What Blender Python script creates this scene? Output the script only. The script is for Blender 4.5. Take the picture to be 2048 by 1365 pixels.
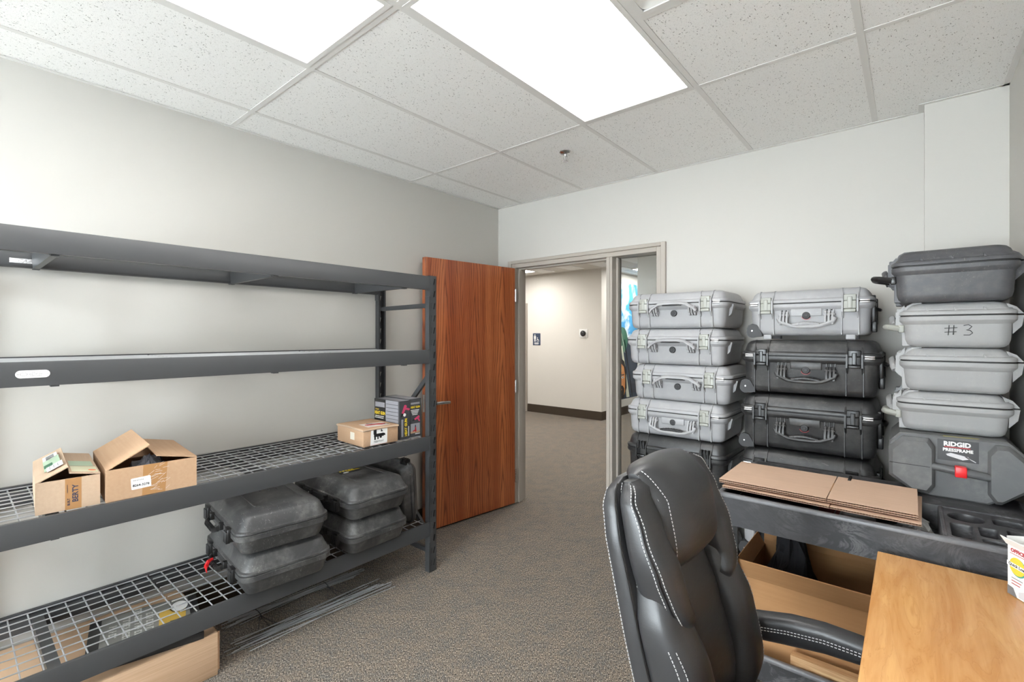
import bpy, bmesh, math, random
from mathutils import Vector, Matrix
random.seed(7)
R = math.radians
for o in list(bpy.data.objects): bpy.data.objects.remove(o, do_unlink=True)
SC = bpy.context.scene
COL = SC.collection

# ---------------------------------------------------------------- camera
CAM_H = 1.47
YAW = 0.697542
cam = bpy.data.cameras.new('camera'); camo = bpy.data.objects.new('camera', cam); COL.objects.link(camo)
camo.location = (0, 0, CAM_H); camo.rotation_euler = (math.pi/2, 0, YAW)
cam.sensor_width = 36; cam.lens = 951.68/2048*36; cam.shift_y = -10.7/2048
cam.clip_start = 0.02; cam.clip_end = 60
SC.camera = camo
# ---------------------------------------------------------------- world (daylight outside the right window and the added rear one)
W = bpy.data.worlds.new('world'); SC.world = W; W.use_nodes = True
W.node_tree.nodes['Background'].inputs[0].default_value = (0.90, 0.95, 1.0, 1)
W.node_tree.nodes['Background'].inputs[1].default_value = 21.0
# ---------------------------------------------------------------- exposure and lamp strengths
SC.view_settings.view_transform = 'Standard'
SC.view_settings.look = 'None'
SC.view_settings.gamma = 1.0
SC.view_settings.use_curve_mapping = False
SC.view_settings.exposure = 0.35
LAMP = 7.2          # emission of the ceiling troffers
HALL_LAMP = 24.0

# ---------------------------------------------------------------- helpers: colour, materials
def C(r, g, b, a=1.0):
    f = lambda c: (c/255/12.92) if c/255 <= 0.04045 else ((c/255+0.055)/1.055)**2.4
    return (f(r), f(g), f(b), a)

class NT:
    """small node helper"""
    def __init__(s, name):
        s.m = bpy.data.materials.new(name); s.m.use_nodes = True
        s.t = s.m.node_tree; s.b = s.t.nodes['Principled BSDF']; s.out = s.t.nodes['Material Output']
    def n(s, typ, **kw):
        nd = s.t.nodes.new(typ)
        for k, v in kw.items():
            if k.startswith('i_'):
                key = k[2:]; key = int(key) if key.isdigit() else key.replace('_', ' ')
                nd.inputs[key].default_value = v
            else: setattr(nd, k, v)
        return nd
    def l(s, a, b): s.t.links.new(a, b)
    def math(s, op, a, b=None, c=None, clamp=False):
        nd = s.t.nodes.new('ShaderNodeMath'); nd.operation = op; nd.use_clamp = clamp
        for i, x in enumerate((a, b, c)):
            if x is None: continue
            if isinstance(x, (int, float)): nd.inputs[i].default_value = x
            else: s.l(x, nd.inputs[i])
        return nd.outputs[0]
    def mix(s, fac, a, b):
        nd = s.t.nodes.new('ShaderNodeMix'); nd.data_type = 'RGBA'
        for sock, x in ((nd.inputs[0], fac), (nd.inputs[6], a), (nd.inputs[7], b)):
            if isinstance(x, (int, float, tuple)): sock.default_value = x
            else: s.l(x, sock)
        return nd.outputs[2]
    def ramp(s, fac, stops):
        nd = s.t.nodes.new('ShaderNodeValToRGB'); e = nd.color_ramp.elements
        while len(e) < len(stops): e.new(0.5)
        for el, (p, c) in zip(e, stops):
            el.position = p; el.color = c if isinstance(c, tuple) else (c, c, c, 1)
        s.l(fac, nd.inputs[0]); return nd.outputs[0]
    def coord(s, kind='Object', scale=(1, 1, 1), rnd=False, loc=(0, 0, 0), rot=(0, 0, 0)):
        tc = s.n('ShaderNodeTexCoord').outputs[kind]
        mp = s.n('ShaderNodeMapping'); mp.inputs['Scale'].default_value = scale
        mp.inputs['Location'].default_value = loc; mp.inputs['Rotation'].default_value = rot
        if rnd:
            oi = s.n('ShaderNodeObjectInfo').outputs['Random']
            v = s.n('ShaderNodeCombineXYZ'); m = s.math('MULTIPLY', oi, 37.0)
            s.l(m, v.inputs[0]); s.l(m, v.inputs[1]); s.l(m, v.inputs[2])
            ad = s.n('ShaderNodeVectorMath'); ad.operation = 'ADD'
            s.l(tc, ad.inputs[0]); s.l(v.outputs[0], ad.inputs[1]); tc = ad.outputs[0]
        s.l(tc, mp.inputs[0]); return mp.outputs[0]
    def noise(s, vec, scale, detail=4, rough=0.5, dist=0.0):
        nd = s.n('ShaderNodeTexNoise'); s.l(vec, nd.inputs['Vector'])
        nd.inputs['Scale'].default_value = scale; nd.inputs['Detail'].default_value = detail
        nd.inputs['Roughness'].default_value = rough; nd.inputs['Distortion'].default_value = dist
        return nd.outputs[0]
    def bump(s, h, strength=0.2, dist=0.002):
        nd = s.n('ShaderNodeBump'); nd.inputs['Strength'].default_value = strength; nd.inputs['Distance'].default_value = dist
        s.l(h, nd.inputs['Height']); s.l(nd.outputs[0], s.b.inputs['Normal'])
    def set(s, base=None, rough=None, metal=None, spec=None, coat=None, emit=None, estr=None, alpha=None, trans=None, ior=None):
        b = s.b.inputs
        def put(k, x):
            if x is None: return
            if isinstance(x, (int, float, tuple)): b[k].default_value = x
            else: s.l(x, b[k])
        put('Base Color', base); put('Roughness', rough); put('Metallic', metal); put('Specular IOR Level', spec)
        put('Coat Weight', coat); put('Emission Color', emit); put('Emission Strength', estr); put('Alpha', alpha)
        put('Transmission Weight', trans); put('IOR', ior)
        return s.m

def plain(name, col, rough=0.5, metal=0.0, spec=None, coat=None):
    return NT(name).set(col, rough, metal, spec, coat)

def scuffed(name, base, scuff, rough=0.5, amount=0.5, fine=0.15, grain=0.15):
    """moulded plastic with cloudy rub marks, fine scratches and a pebbled grain"""
    k = NT(name); v = k.coord('Object', rnd=True)
    big = k.noise(v, 7, 8, 0.62, 0.4); mid = k.noise(v, 34, 6, 0.7)
    m = k.math('MULTIPLY', k.ramp(big, [(0.42, 0.0), (0.75, 1.0)]), k.ramp(mid, [(0.35, 0.15), (0.7, 1.0)]))
    v2 = k.coord('Object', (14, 90, 60), rnd=True, rot=(0.5, 0.3, 0.7)); sc = k.noise(v2, 1.6, 6, 0.65, 0.8)
    scr = k.math('MULTIPLY', k.ramp(sc, [(0.60, 0.0), (0.70, 1.0)]), k.ramp(k.noise(v, 5, 3), [(0.45, 0.0), (0.6, 1.0)]))
    fac = k.math('ADD', k.math('MULTIPLY', m, amount), k.math('MULTIPLY', scr, fine), clamp=True)
    col = k.mix(fac, base, scuff)
    g = k.noise(v, 420, 3, 0.6)
    k.bump(g, grain, 0.0006)
    rg = k.math('ADD', k.math('MULTIPLY', fac, 0.25), rough)
    return k.set(col, rg)

# ---------------------------------------------------------------- helpers: geometry
def rrect(w, d, r, n=4, cx=0.0, cy=0.0):
    """rounded rectangle, counter-clockwise list of (x, y)"""
    r = max(min(r, w/2-1e-5, d/2-1e-5), 1e-5); pts = []
    for (sx, sy, a0) in ((1, 1, 0), (-1, 1, 90), (-1, -1, 180), (1, -1, 270)):
        for i in range(n+1):
            a = R(a0+90*i/n)
            pts.append((cx+sx*(w/2-r)+r*math.cos(a), cy+sy*(d/2-r)+r*math.sin(a)))
    return pts

class MB:
    def __init__(s): s.v = []; s.f = []; s.mi = []
    def add(s, vs, fs, mat=0, M=None):
        o = len(s.v)
        s.v += [tuple(M @ Vector(p)) if M else tuple(p) for p in vs]
        s.f += [tuple(i+o for i in f) for f in fs]; s.mi += [mat]*len(fs); return s
    def box(s, x0, x1, y0, y1, z0, z1, mat=0, M=None):
        vs = [(x, y, z) for z in (z0, z1) for y in (y0, y1) for x in (x0, x1)]
        return s.add(vs, [(0, 2, 3, 1), (4, 5, 7, 6), (0, 1, 5, 4), (2, 6, 7, 3), (0, 4, 6, 2), (1, 3, 7, 5)], mat, M)
    def hexa(s, vs, mat=0, M=None):   # 8 corners, order as in box()
        return s.add(vs, [(0, 2, 3, 1), (4, 5, 7, 6), (0, 1, 5, 4), (2, 6, 7, 3), (0, 4, 6, 2), (1, 3, 7, 5)], mat, M)
    def loft(s, rings, mat=0, M=None, cap0=True, cap1=True, closed=True):
        n = len(rings[0]); vs = [p for r in rings for p in r]; fs = []
        for i in range(len(rings)-1):
            for j in range(n if closed else n-1):
                a = i*n+j; b = i*n+(j+1) % n
                fs.append((a, b, b+n, a+n))
        if cap0: fs.append(tuple(reversed(range(n))))
        if cap1: fs.append(tuple(range((len(rings)-1)*n, len(rings)*n)))
        return s.add(vs, fs, mat, M)
    def rbox(s, x0, x1, y0, y1, z0, z1, r=0.005, rc=None, seg=2, n=3, mat=0, M=None, tap0=0.0, tap1=0.0):
        """box with filleted top/bottom edges (r) and rounded vertical corners (rc)"""
        w, d = x1-x0, y1-y0; cx, cy = (x0+x1)/2, (y0+y1)/2; rc = rc if rc is not None else r
        r = min(r, (z1-z0)/2-1e-5); rings = []
        prof = [(z0+r-r*math.cos(R(90*i/seg)), r-r*math.sin(R(90*i/seg))) for i in range(seg+1)]
        prof += [(z1-r+r*math.sin(R(90*i/seg)), r-r*math.cos(R(90*i/seg))) for i in range(seg+1)]
        for z, ins in prof:
            t = (z-z0)/(z1-z0); ex = ins+tap0*(1-t)+tap1*t
            rings.append([(x, y, z) for x, y in rrect(w-2*ex, d-2*ex, max(rc-ins*0.6, 0.001), n, cx, cy)])
        return s.loft(rings, mat, M)
    def prof(s, w, d, rc, profile, mat=0, M=None, n=4, cx=0, cy=0):
        """stack of rounded rectangles: profile = [(z, inset)]"""
        rings = [[(x, y, z) for x, y in rrect(w-2*i, d-2*i, max(rc-i*0.5, 0.002), n, cx, cy)] for z, i in profile]
        return s.loft(rings, mat, M)
    def cyl(s, p0, p1, r0, r1=None, n=12, mat=0, M=None, cap=True):
        p0, p1 = Vector(p0), Vector(p1); r1 = r0 if r1 is None else r1
        z = (p1-p0).normalized(); x = z.orthogonal().normalized(); y = z.cross(x)
        rg = lambda p, r: [tuple(p+x*r*math.cos(2*math.pi*i/n)+y*r*math.sin(2*math.pi*i/n)) for i in range(n)]
        return s.loft([rg(p0, r0), rg(p1, r1)], mat, M, cap, cap)
    def lathe(s, prof, n=20, mat=0, M=None):    # prof = [(r, z)] round z
        rings = [[(r*math.cos(2*math.pi*i/n), r*math.sin(2*math.pi*i/n), z) for i in range(n)] for r, z in prof]
        return s.loft(rings, mat, M)
    def tube(s, pts, r, n=8, mat=0, M=None, ry=None, up=None, rs=None, cap=True):
        """sweep an ellipse (r sideways, ry along up) along pts"""
        P = [Vector(p) for p in pts]; rings = []; ref = Vector(up) if up else None; x = None
        for i, p in enumerate(P):
            t = (P[min(i+1, len(P)-1)]-P[max(i-1, 0)]).normalized()
            if ref is not None: x = t.cross(ref).normalized()
            else:
                x = t.orthogonal().normalized() if x is None else (x-t*x.dot(t)).normalized()
            y = x.cross(t); k = rs[i] if rs else 1.0
            rings.append([tuple(p+x*r*k*math.cos(2*math.pi*j/n)+y*(ry or r)*k*math.sin(2*math.pi*j/n)) for j in range(n)])
        return s.loft(rings, mat, M, cap, cap)
    def prism(s, poly, lo, hi, axis='z', mat=0, M=None):
        f = {'z': lambda a, b, c: (a, b, c), 'y': lambda a, b, c: (a, c, b), 'x': lambda a, b, c: (c, a, b)}[axis]
        return s.loft([[f(a, b, lo) for a, b in poly], [f(a, b, hi) for a, b in poly]], mat, M)
    def build(s, name, mats, parent=None, smooth=38, loc=None, rot=None):
        me = bpy.data.meshes.new(name); me.from_pydata(s.v, [], s.f)
        mats = mats if isinstance(mats, (list, tuple)) else [mats]
        for m in mats: me.materials.append(m)
        me.polygons.foreach_set('material_index', s.mi)
        bm = bmesh.new(); bm.from_mesh(me); bmesh.ops.recalc_face_normals(bm, faces=bm.faces); bm.to_mesh(me); bm.free()
        if smooth:
            me.polygons.foreach_set('use_smooth', [True]*len(me.polygons)); me.set_sharp_from_angle(angle=R(smooth))
        me.update()
        o = bpy.data.objects.new(name, me); COL.objects.link(o)
        if parent: o.parent = parent
        if loc: o.location = loc
        if rot: o.rotation_euler = rot
        return o

def thing(name, label, cat, loc=(0, 0, 0), rz=0.0, group=None):
    o = bpy.data.objects.new(name, None); COL.objects.link(o); o.empty_display_size = 0.05
    o.location = loc; o.rotation_euler = (0, 0, rz); return tag(o, label, cat, group)
def tag(o, label, cat, group=None):
    o['label'] = label; o['category'] = cat
    if group: o['group'] = group
    return o
def struct(o): o['kind'] = 'structure'; return o
def stuff(o): o['kind'] = 'stuff'; return o
def frame(origin, xd, yd):
    x = Vector(xd).normalized(); y = Vector(yd); y = (y-x*y.dot(x)).normalized(); z = x.cross(y); o = Vector(origin)
    return Matrix(((x.x, y.x, z.x, o.x), (x.y, y.y, z.y, o.y), (x.z, y.z, z.z, o.z), (0, 0, 0, 1)))
def text(name, body, size, mat, parent, M, align='CENTER', ext=0.0002, bold=0.0, sx=1.0):
    cu = bpy.data.curves.new(name, 'FONT'); cu.body = body; cu.size = size; cu.align_x = align; cu.align_y = 'CENTER'
    cu.extrude = ext; cu.offset = bold; cu.resolution_u = 2
    t = bpy.data.objects.new(name+'_src', cu); COL.objects.link(t)
    me = bpy.data.meshes.new_from_object(t); bpy.data.objects.remove(t, do_unlink=True); bpy.data.curves.remove(cu)
    me.name = name; me.transform(M @ Matrix.Diagonal((sx, 1, 1, 1))); me.materials.clear(); me.materials.append(mat)
    o = bpy.data.objects.new(name, me); COL.objects.link(o); o.parent = parent; return o
def flat(pts, M, th=0.0004):
    """a thin printed patch: polygon in a plane frame M"""
    m = MB(); m.prism(pts, 0, th, 'z', 0, M); return m
def rect(cx, cy, w, h): return [(cx-w/2, cy-h/2), (cx+w/2, cy-h/2), (cx+w/2, cy+h/2), (cx-w/2, cy+h/2)]
def ell(cx, cy, a, b, n=24): return [(cx+a*math.cos(2*math.pi*i/n), cy+b*math.sin(2*math.pi*i/n)) for i in range(n)]
def worn_print(name, n, size, mat, parent, M, seed=1, bold=0.22):
    """a line of print too worn to read: n letter-sized marks of strokes"""
    rnd = random.Random(seed); m = MB(); w = size*0.62; x = -n*w/2; t = size*bold*0.6
    for i in range(n):
        x0, x1, y0, y1 = x+w*0.1, x+w*0.85, -size*0.36, size*0.36
        m.prism([(x0, y0), (x0+t, y0), (x0+t, y1), (x0, y1)], 0, 0.0003, 'z', 0, M)
        k = rnd.randrange(4)
        if k != 0: m.prism([(x0+t, y1-t), (x1, y1-t), (x1, y1), (x0+t, y1)], 0, 0.0003, 'z', 0, M)
        if k != 1: m.prism([(x0+t, -t/2), (x1-t, -t/2), (x1-t, t/2), (x0+t, t/2)], 0, 0.0003, 'z', 0, M)
        if k > 1: m.prism([(x0+t, y0), (x1, y0), (x1, y0+t), (x0+t, y0+t)], 0, 0.0003, 'z', 0, M)
        x += w
    return m.build(name, mat, parent, smooth=None)
def dup(root, loc=None, rz=None, label=None, group=None):
    r = root.copy(); COL.objects.link(r)
    if loc is not None: r.location = loc
    if rz is not None: r.rotation_euler = (0, 0, rz)
    if label: r['label'] = label
    if group: r['group'] = group
    for ch in list(root.children):
        c = ch.copy(); COL.objects.link(c); c.parent = r
        for g in list(ch.children):
            d = g.copy(); COL.objects.link(d); d.parent = c
    return r
# ---------------------------------------------------------------- materials
def m_wall(name, col):
    k = NT(name); v = k.coord('Object'); n = k.noise(v, 260, 3, 0.6); b = k.noise(v, 1.3, 3)
    k.bump(n, 0.06, 0.001)
    return k.set(k.mix(k.ramp(b, [(0.3, 0.0), (0.7, 1.0)]), col, tuple(c*0.97 for c in col[:3])+(1,)), 0.75)
WALL = m_wall('painted_wall', C(194, 191, 185))
WALL_HALL = m_wall('painted_hall_wall', C(222, 218, 211))
FRAME_PAINT = plain('frame_paint', C(168, 160, 150), 0.4)
def m_carpet():
    k = NT('carpet_loops'); v = k.coord('Object', (1, 1, 1), rot=(0, 0, R(-42.5)))
    mp = k.n('ShaderNodeMapping'); k.l(v, mp.inputs[0]); mp.inputs['Scale'].default_value = (300, 105, 1)
    loops = k.noise(mp.outputs[0], 1.0, 2, 0.6)
    mp2 = k.n('ShaderNodeMapping'); k.l(v, mp2.inputs[0]); mp2.inputs['Scale'].default_value = (85, 40, 1)
    pat = k.noise(mp2.outputs[0], 1.0, 3, 0.6); blot = k.noise(v, 9, 4, 0.6)
    hue = k.ramp(k.math('ADD', k.math('MULTIPLY', pat, 0.6), k.math('MULTIPLY', blot, 0.4)), [(0.40, 0.0), (0.58, 1.0)])
    base = k.mix(hue, C(126, 124, 120), C(158, 144, 129))
    col = k.mix(k.ramp(loops, [(0.38, 0.0), (0.50, 0.55), (0.64, 1.0)]), C(64, 60, 56), base)
    col = k.mix(k.ramp(loops, [(0.58, 0.0), (0.70, 1.0)]), col, C(206, 192, 175))
    k.bump(loops, 0.45, 0.003)
    return k.set(col, 0.95, spec=0.1)
CARPET = m_carpet()
def m_tile():
    k = NT('ceiling_tile_mineral'); v = k.coord('Object', (1, 1, 1))
    tc = k.n('ShaderNodeTexCoord').outputs['Object']
    def specks(scale, stretch, rot, lo, hi, keep):
        mp = k.n('ShaderNodeMapping'); k.l(tc, mp.inputs[0]); mp.inputs['Scale'].default_value = stretch; mp.inputs['Rotation'].default_value = (0, 0, rot)
        w = k.n('ShaderNodeMix'); w.data_type = 'VECTOR'
        nz = k.n('ShaderNodeTexNoise'); k.l(tc, nz.inputs['Vector']); nz.inputs['Scale'].default_value = 60
        ad = k.n('ShaderNodeVectorMath'); ad.operation = 'MULTIPLY_ADD'; k.l(nz.outputs[1], ad.inputs[0]); ad.inputs[1].default_value = (0.012, 0.012, 0); k.l(mp.outputs[0], ad.inputs[2])
        vo = k.n('ShaderNodeTexVoronoi'); vo.inputs['Scale'].default_value = scale; k.l(ad.outputs[0], vo.inputs['Vector'])
        d = k.ramp(vo.outputs['Distance'], [(lo, 1.0), (hi, 0.0)])
        sep = k.n('ShaderNodeSeparateColor'); k.l(vo.outputs['Color'], sep.inputs[0])
        return k.math('MULTIPLY', d, k.ramp(sep.outputs[0], [(keep, 1.0), (keep+0.01, 0.0)]))
    a = specks(150, (1, 0.45, 1), 0.5, 0.12, 0.24, 0.34)
    b = specks(135, (0.5, 1, 1), -0.4, 0.12, 0.22, 0.2)
    c = specks(340, (1, 1, 1), 0, 0.18, 0.32, 0.5)
    f = k.math('ADD', k.math('ADD', a, b), k.math('MULTIPLY', c, 0.55), clamp=True)
    k.bump(k.math('SUBTRACT', 1.0, f), 0.5, 0.002)
    return k.set(k.mix(f, C(247, 246, 243), C(128, 124, 118)), 0.9)
TILE = m_tile()
TBAR = plain('t_bar_paint', C(226, 224, 220), 0.5)
def m_lens():
    k = NT('troffer_lens'); v = k.coord('Object')
    mp = k.n('ShaderNodeMapping'); k.l(v, mp.inputs[0]); mp.inputs['Scale'].default_value = (130, 130, 1); mp.inputs['Rotation'].default_value = (0, 0, R(45))
    ck = k.n('ShaderNodeTexChecker'); k.l(mp.outputs[0], ck.inputs['Vector']); ck.inputs['Scale'].default_value = 1.0
    return k.set(C(245, 245, 242), 0.4, emit=(1.0, 0.985, 0.965, 1), estr=k.math('MULTIPLY_ADD', ck.outputs[1], 0.06*LAMP, LAMP*0.97))
LENS = m_lens()
HALL_LENS = NT('hall_troffer_lens').set(C(245, 245, 242), 0.4, emit=(1.0, 0.97, 0.92, 1), estr=HALL_LAMP)
CHROME = plain('satin_chrome', C(200, 200, 200), 0.22, 1.0)
STEEL = plain('bright_steel', C(215, 215, 215), 0.3, 1.0)
ZINC = plain('galvanised_wire', C(186, 188, 191), 0.35, 0.45)
RACK = (lambda k: (k.bump(k.noise(k.coord('Object'), 700, 2), 0.12, 0.0005), k.set(C(64, 65, 67), 0.42))[1])(NT('rack_powder_coat'))
def m_oak():
    k = NT('red_oak_veneer'); tc = k.n('ShaderNodeTexCoord').outputs['Object']
    sp = k.n('ShaderNodeSeparateXYZ'); k.l(tc, sp.inputs[0]); x, z = sp.outputs[0], sp.outputs[2]
    w = 0.29
    fl = k.math('FLOOR', k.math('DIVIDE', x, w)); xm = k.math('SUBTRACT', k.math('MODULO', k.math('ADD', x, 3*w), w), w/2)
    n1 = k.noise(k.coord('Object', (5, 1, 0.8)), 1.2, 3); n2 = k.noise(k.coord('Object', (60, 60, 3.0)), 1.0, 4)
    xc = k.math('ADD', xm, k.math('MULTIPLY_ADD', n1, 0.10, -0.05))
    ax = k.math('ABSOLUTE', xc)
    # nested arches in the middle of each flitch, straight lines at its sides
    arch = k.math('ADD', k.math('MULTIPLY', k.math('POWER', ax, 1.35), 95.0), k.math('MULTIPLY', z, 2.3))
    arch = k.math('ADD', arch, k.math('MULTIPLY', n2, 0.55)); arch = k.math('ADD', arch, k.math('MULTIPLY', fl, 3.7))
    s = k.math('FRACT', k.math('MULTIPLY', arch, 1.0))
    line = k.ramp(s, [(0.0, 1.0), (0.10, 0.75), (0.34, 0.0), (0.9, 0.0), (1.0, 0.8)])
    fine = k.noise(k.coord('Object', (900, 900, 9)), 1.0, 3, 0.6)
    broad = k.noise(k.coord('Object', (11, 11, 0.35)), 1.0, 3)
    base = k.mix(k.ramp(broad, [(0.32, 0.0), (0.66, 1.0)]), C(150, 72, 38), C(192, 112, 66))
    base = k.mix(k.math('MULTIPLY', line, 0.85), base, C(96, 40, 22))
    base = k.mix(k.math('MULTIPLY', k.ramp(fine, [(0.45, 0.0), (0.62, 1.0)]), 0.45), base, C(110, 52, 30))
    return k.set(base, 0.34, coat=0.15)
OAK = m_oak()
def m_maple():
    k = NT('maple_laminate'); v = k.coord('Object', (1, 1, 1))
    w1 = k.noise(k.coord('Object', (14, 2.2, 1), rot=(0, 0, R(10))), 1.0, 5, 0.55, 1.2); w2 = k.noise(k.coord('Object', (160, 9, 1), rot=(0, 0, R(10))), 1.0, 3)
    ring = k.math('FRACT', k.math('MULTIPLY', w1, 7.0))
    col = k.mix(k.ramp(w1, [(0.3, 0.0), (0.7, 1.0)]), C(196, 136, 76), C(222, 170, 108))
    col = k.mix(k.math('MULTIPLY', k.ramp(ring, [(0.0, 1.0), (0.08, 0.4), (0.2, 0.0), (1.0, 0.0)]), 0.35), col, C(172, 112, 58))
    col = k.mix(k.math('MULTIPLY', k.ramp(w2, [(0.4, 0.0), (0.65, 1.0)]), 0.22), col, C(184, 124, 66))
    return k.set(col, 0.27)
MAPLE = m_maple()
def m_card(name, a, b, st=(3, 90, 90)):
    k = NT(name); n = k.noise(k.coord('Object', st), 1.0, 3); g = k.noise(k.coord('Object'), 420, 3, 0.7); d = k.noise(k.coord('Object', rnd=True), 9, 4)
    col = k.mix(k.ramp(n, [(0.35, 0.0), (0.7, 1.0)]), a, b)
    col = k.mix(k.math('MULTIPLY', k.ramp(d, [(0.5, 0.0), (0.75, 1.0)]), 0.25), col, tuple(c*0.72 for c in a[:3])+(1,))
    k.bump(k.math('ADD', n, k.math('MULTIPLY', g, 0.4)), 0.12, 0.001)
    return k.set(col, 0.8, spec=0.2)
CARD = m_card('cardboard', C(190, 157, 127), C(185, 151, 121))
CARD_PALE = m_card('cardboard_pale', C(197, 172, 148), C(192, 166, 142))
CARD_PINK = m_card('cardboard_sheet', C(206, 175, 152), C(202, 171, 148))
CARD_DARK = m_card('cardboard_kraft', C(172, 130, 90), C(167, 125, 86))
CARD_WOODY = m_card('cardboard_ribbed', C(216, 184, 154), C(202, 168, 136), (3, 3, 160))
FLUTE = plain('cardboard_flute', C(150, 112, 78), 0.85)
TAPE = plain('packing_tape', C(176, 132, 88), 0.22, spec=0.6)
BLACK_TAPE = plain('black_tape', C(38, 38, 40), 0.4)
WHITE = plain('white_paper', C(238, 238, 236), 0.6)
INK = plain('black_ink', C(30, 30, 32), 0.6)
NAVY_INK = plain('navy_ink', C(48, 54, 76), 0.6)
GREY_INK = plain('grey_ink', C(120, 120, 122), 0.6)
GREEN_INK = plain('green_ink', C(52, 104, 76), 0.5)
PALE_GREEN = plain('pale_green_label', C(170, 192, 164), 0.5)
RED_INK = plain('red_ink', C(176, 42, 48), 0.45)
PINK_INK = plain('pink_ink', C(200, 66, 104), 0.45)
YELLOW_INK = plain('yellow_ink', C(224, 196, 40), 0.45)
GOLD_INK = plain('gold_ink', C(206, 168, 72), 0.5)
BOX_GREY = plain('carton_dark_grey', C(70, 71, 74), 0.35)
BOX_BLACK = plain('carton_black', C(40, 40, 42), 0.35)
BOX_SILVER = plain('carton_silver', C(150, 150, 156), 0.35)
BLK_CASE = scuffed('black_tool_case', C(56, 56, 57), C(158, 157, 154), 0.40, 0.55, 0.8, 0.25)
BLK_HARD = scuffed('black_hard_case', C(40, 40, 41), C(122, 120, 116), 0.38, 0.45, 0.55, 0.2)
BLK_TOP = scuffed('charcoal_hard_case', C(72, 72, 75), C(150, 148, 146), 0.45, 0.34, 0.6, 0.2)
GRY_HARD = scuffed('grey_hard_case', C(152, 152, 154), C(196, 194, 190), 0.45, 0.35, 0.35, 0.15)
GRY_END = scuffed('stone_grey_hard_case', C(148, 148, 148), C(186, 183, 178), 0.5, 0.3, 0.4, 0.15)
GREY_DULL = scuffed('grey_moulded_case', C(90, 91, 92), C(146, 144, 140), 0.55, 0.5, 0.3, 0.5)
LATCH_GREY = plain('latch_stone', C(150, 151, 144), 0.4)
LATCH_BLK = plain('latch_black', C(30, 30, 31), 0.3)
DARK_PL = plain('dark_plastic', C(42, 42, 44), 0.55)
BLK_PL = plain('black_plastic', C(26, 26, 27), 0.38)
SEAL = plain('seal_dark', C(18, 18, 18), 0.6)
RED_PL = plain('red_plastic', C(222, 36, 40), 0.35)
def m_cart():
    k = NT('cart_structural_foam'); v = k.coord('Object', (1, 1, 1))
    sw = k.noise(k.coord('Object', (4.5, 4.5, 8), rot=(0, 0.5, 0)), 1.0, 8, 0.66, 2.2)
    fac = k.math('MULTIPLY', k.ramp(sw, [(0.44, 0.0), (0.50, 0.8), (0.54, 0.1), (0.60, 0.7), (0.66, 0.0)]), k.ramp(k.noise(v, 6, 3), [(0.42, 0.1), (0.62, 1.0)]))
    k.bump(k.noise(v, 300, 3), 0.15, 0.0008)
    return k.set(k.mix(fac, C(54, 54, 57), C(108, 108, 110)), 0.42)
CART = m_cart()
CART_RIM_LIT = scuffed('cart_rim_toplit', C(92, 92, 95), C(150, 150, 150), 0.32, 0.5, 0.4, 0.1)  # base colour lightened so the rims look lit from above
def m_leather():
    k = NT('black_leather'); v = k.coord('Object')
    vo = k.n('ShaderNodeTexVoronoi'); vo.inputs['Scale'].default_value = 520; k.l(v, vo.inputs['Vector'])
    wr = k.noise(k.coord('Object', (6, 6, 14)), 1.5, 4, 0.55, 1.0)
    h = k.math('ADD', k.math('MULTIPLY', vo.outputs['Distance'], 0.10), wr)
    k.bump(h, 0.16, 0.006)
    return k.set(C(50, 50, 52), k.math('MULTIPLY_ADD', wr, 0.10, 0.33), spec=0.62)
LEATHER = m_leather()
THREAD = plain('white_thread', C(205, 205, 205), 0.7)
def m_glass():
    k = NT('window_glass')
    g = k.n('ShaderNodeBsdfGlossy'); g.inputs['Roughness'].default_value = 0.02
    t = k.n('ShaderNodeBsdfTransparent'); t.inputs[0].default_value = (0.93, 0.95, 0.95, 1)
    fr = k.n('ShaderNodeFresnel'); fr.inputs[0].default_value = 1.45
    mx = k.n('ShaderNodeMixShader'); k.l(fr.outputs[0], mx.inputs[0]); k.l(t.outputs[0], mx.inputs[1]); k.l(g.outputs[0], mx.inputs[2])
    k.l(mx.outputs[0], k.out.inputs[0]); return k.m
GLASS = m_glass()
def m_film():
    k = NT('clear_plastic_film')
    g = k.n('ShaderNodeBsdfGlossy'); g.inputs['Roughness'].default_value = 0.12
    t = k.n('ShaderNodeBsdfTransparent'); t.inputs[0].default_value = (0.9, 0.9, 0.9, 1)
    d = k.n('ShaderNodeBsdfDiffuse'); d.inputs[0].default_value = (0.8, 0.8, 0.8, 1)
    a = k.n('ShaderNodeMixShader'); a.inputs[0].default_value = 0.42; k.l(t.outputs[0], a.inputs[1]); k.l(d.outputs[0], a.inputs[2])
    b = k.n('ShaderNodeMixShader'); b.inputs[0].default_value = 0.22; k.l(a.outputs[0], b.inputs[1]); k.l(g.outputs[0], b.inputs[2])
    k.l(b.outputs[0], k.out.inputs[0]); return k.m
FILM = m_film()
BASEB = plain('rubber_baseboard', C(66, 56, 46), 0.5)
def m_pine():
    k = NT('rough_pine'); a = k.noise(k.coord('Object', (3, 40, 40)), 1.0, 5, 0.6, 1.5)
    return k.set(k.mix(k.ramp(a, [(0.35, 0.0), (0.65, 1.0)]), C(160, 118, 78), C(206, 172, 128)), 0.75)
PINE = m_pine()
CLOTH_BLK = plain('black_cloth', C(22, 22, 26), 0.85)
FOIL = (lambda k: (k.bump(k.noise(k.coord('Object'), 160, 4, 0.7), 0.6, 0.003), k.set(C(225, 225, 228), 0.25, 0.9))[1])(NT('foil_sticker'))
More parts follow.
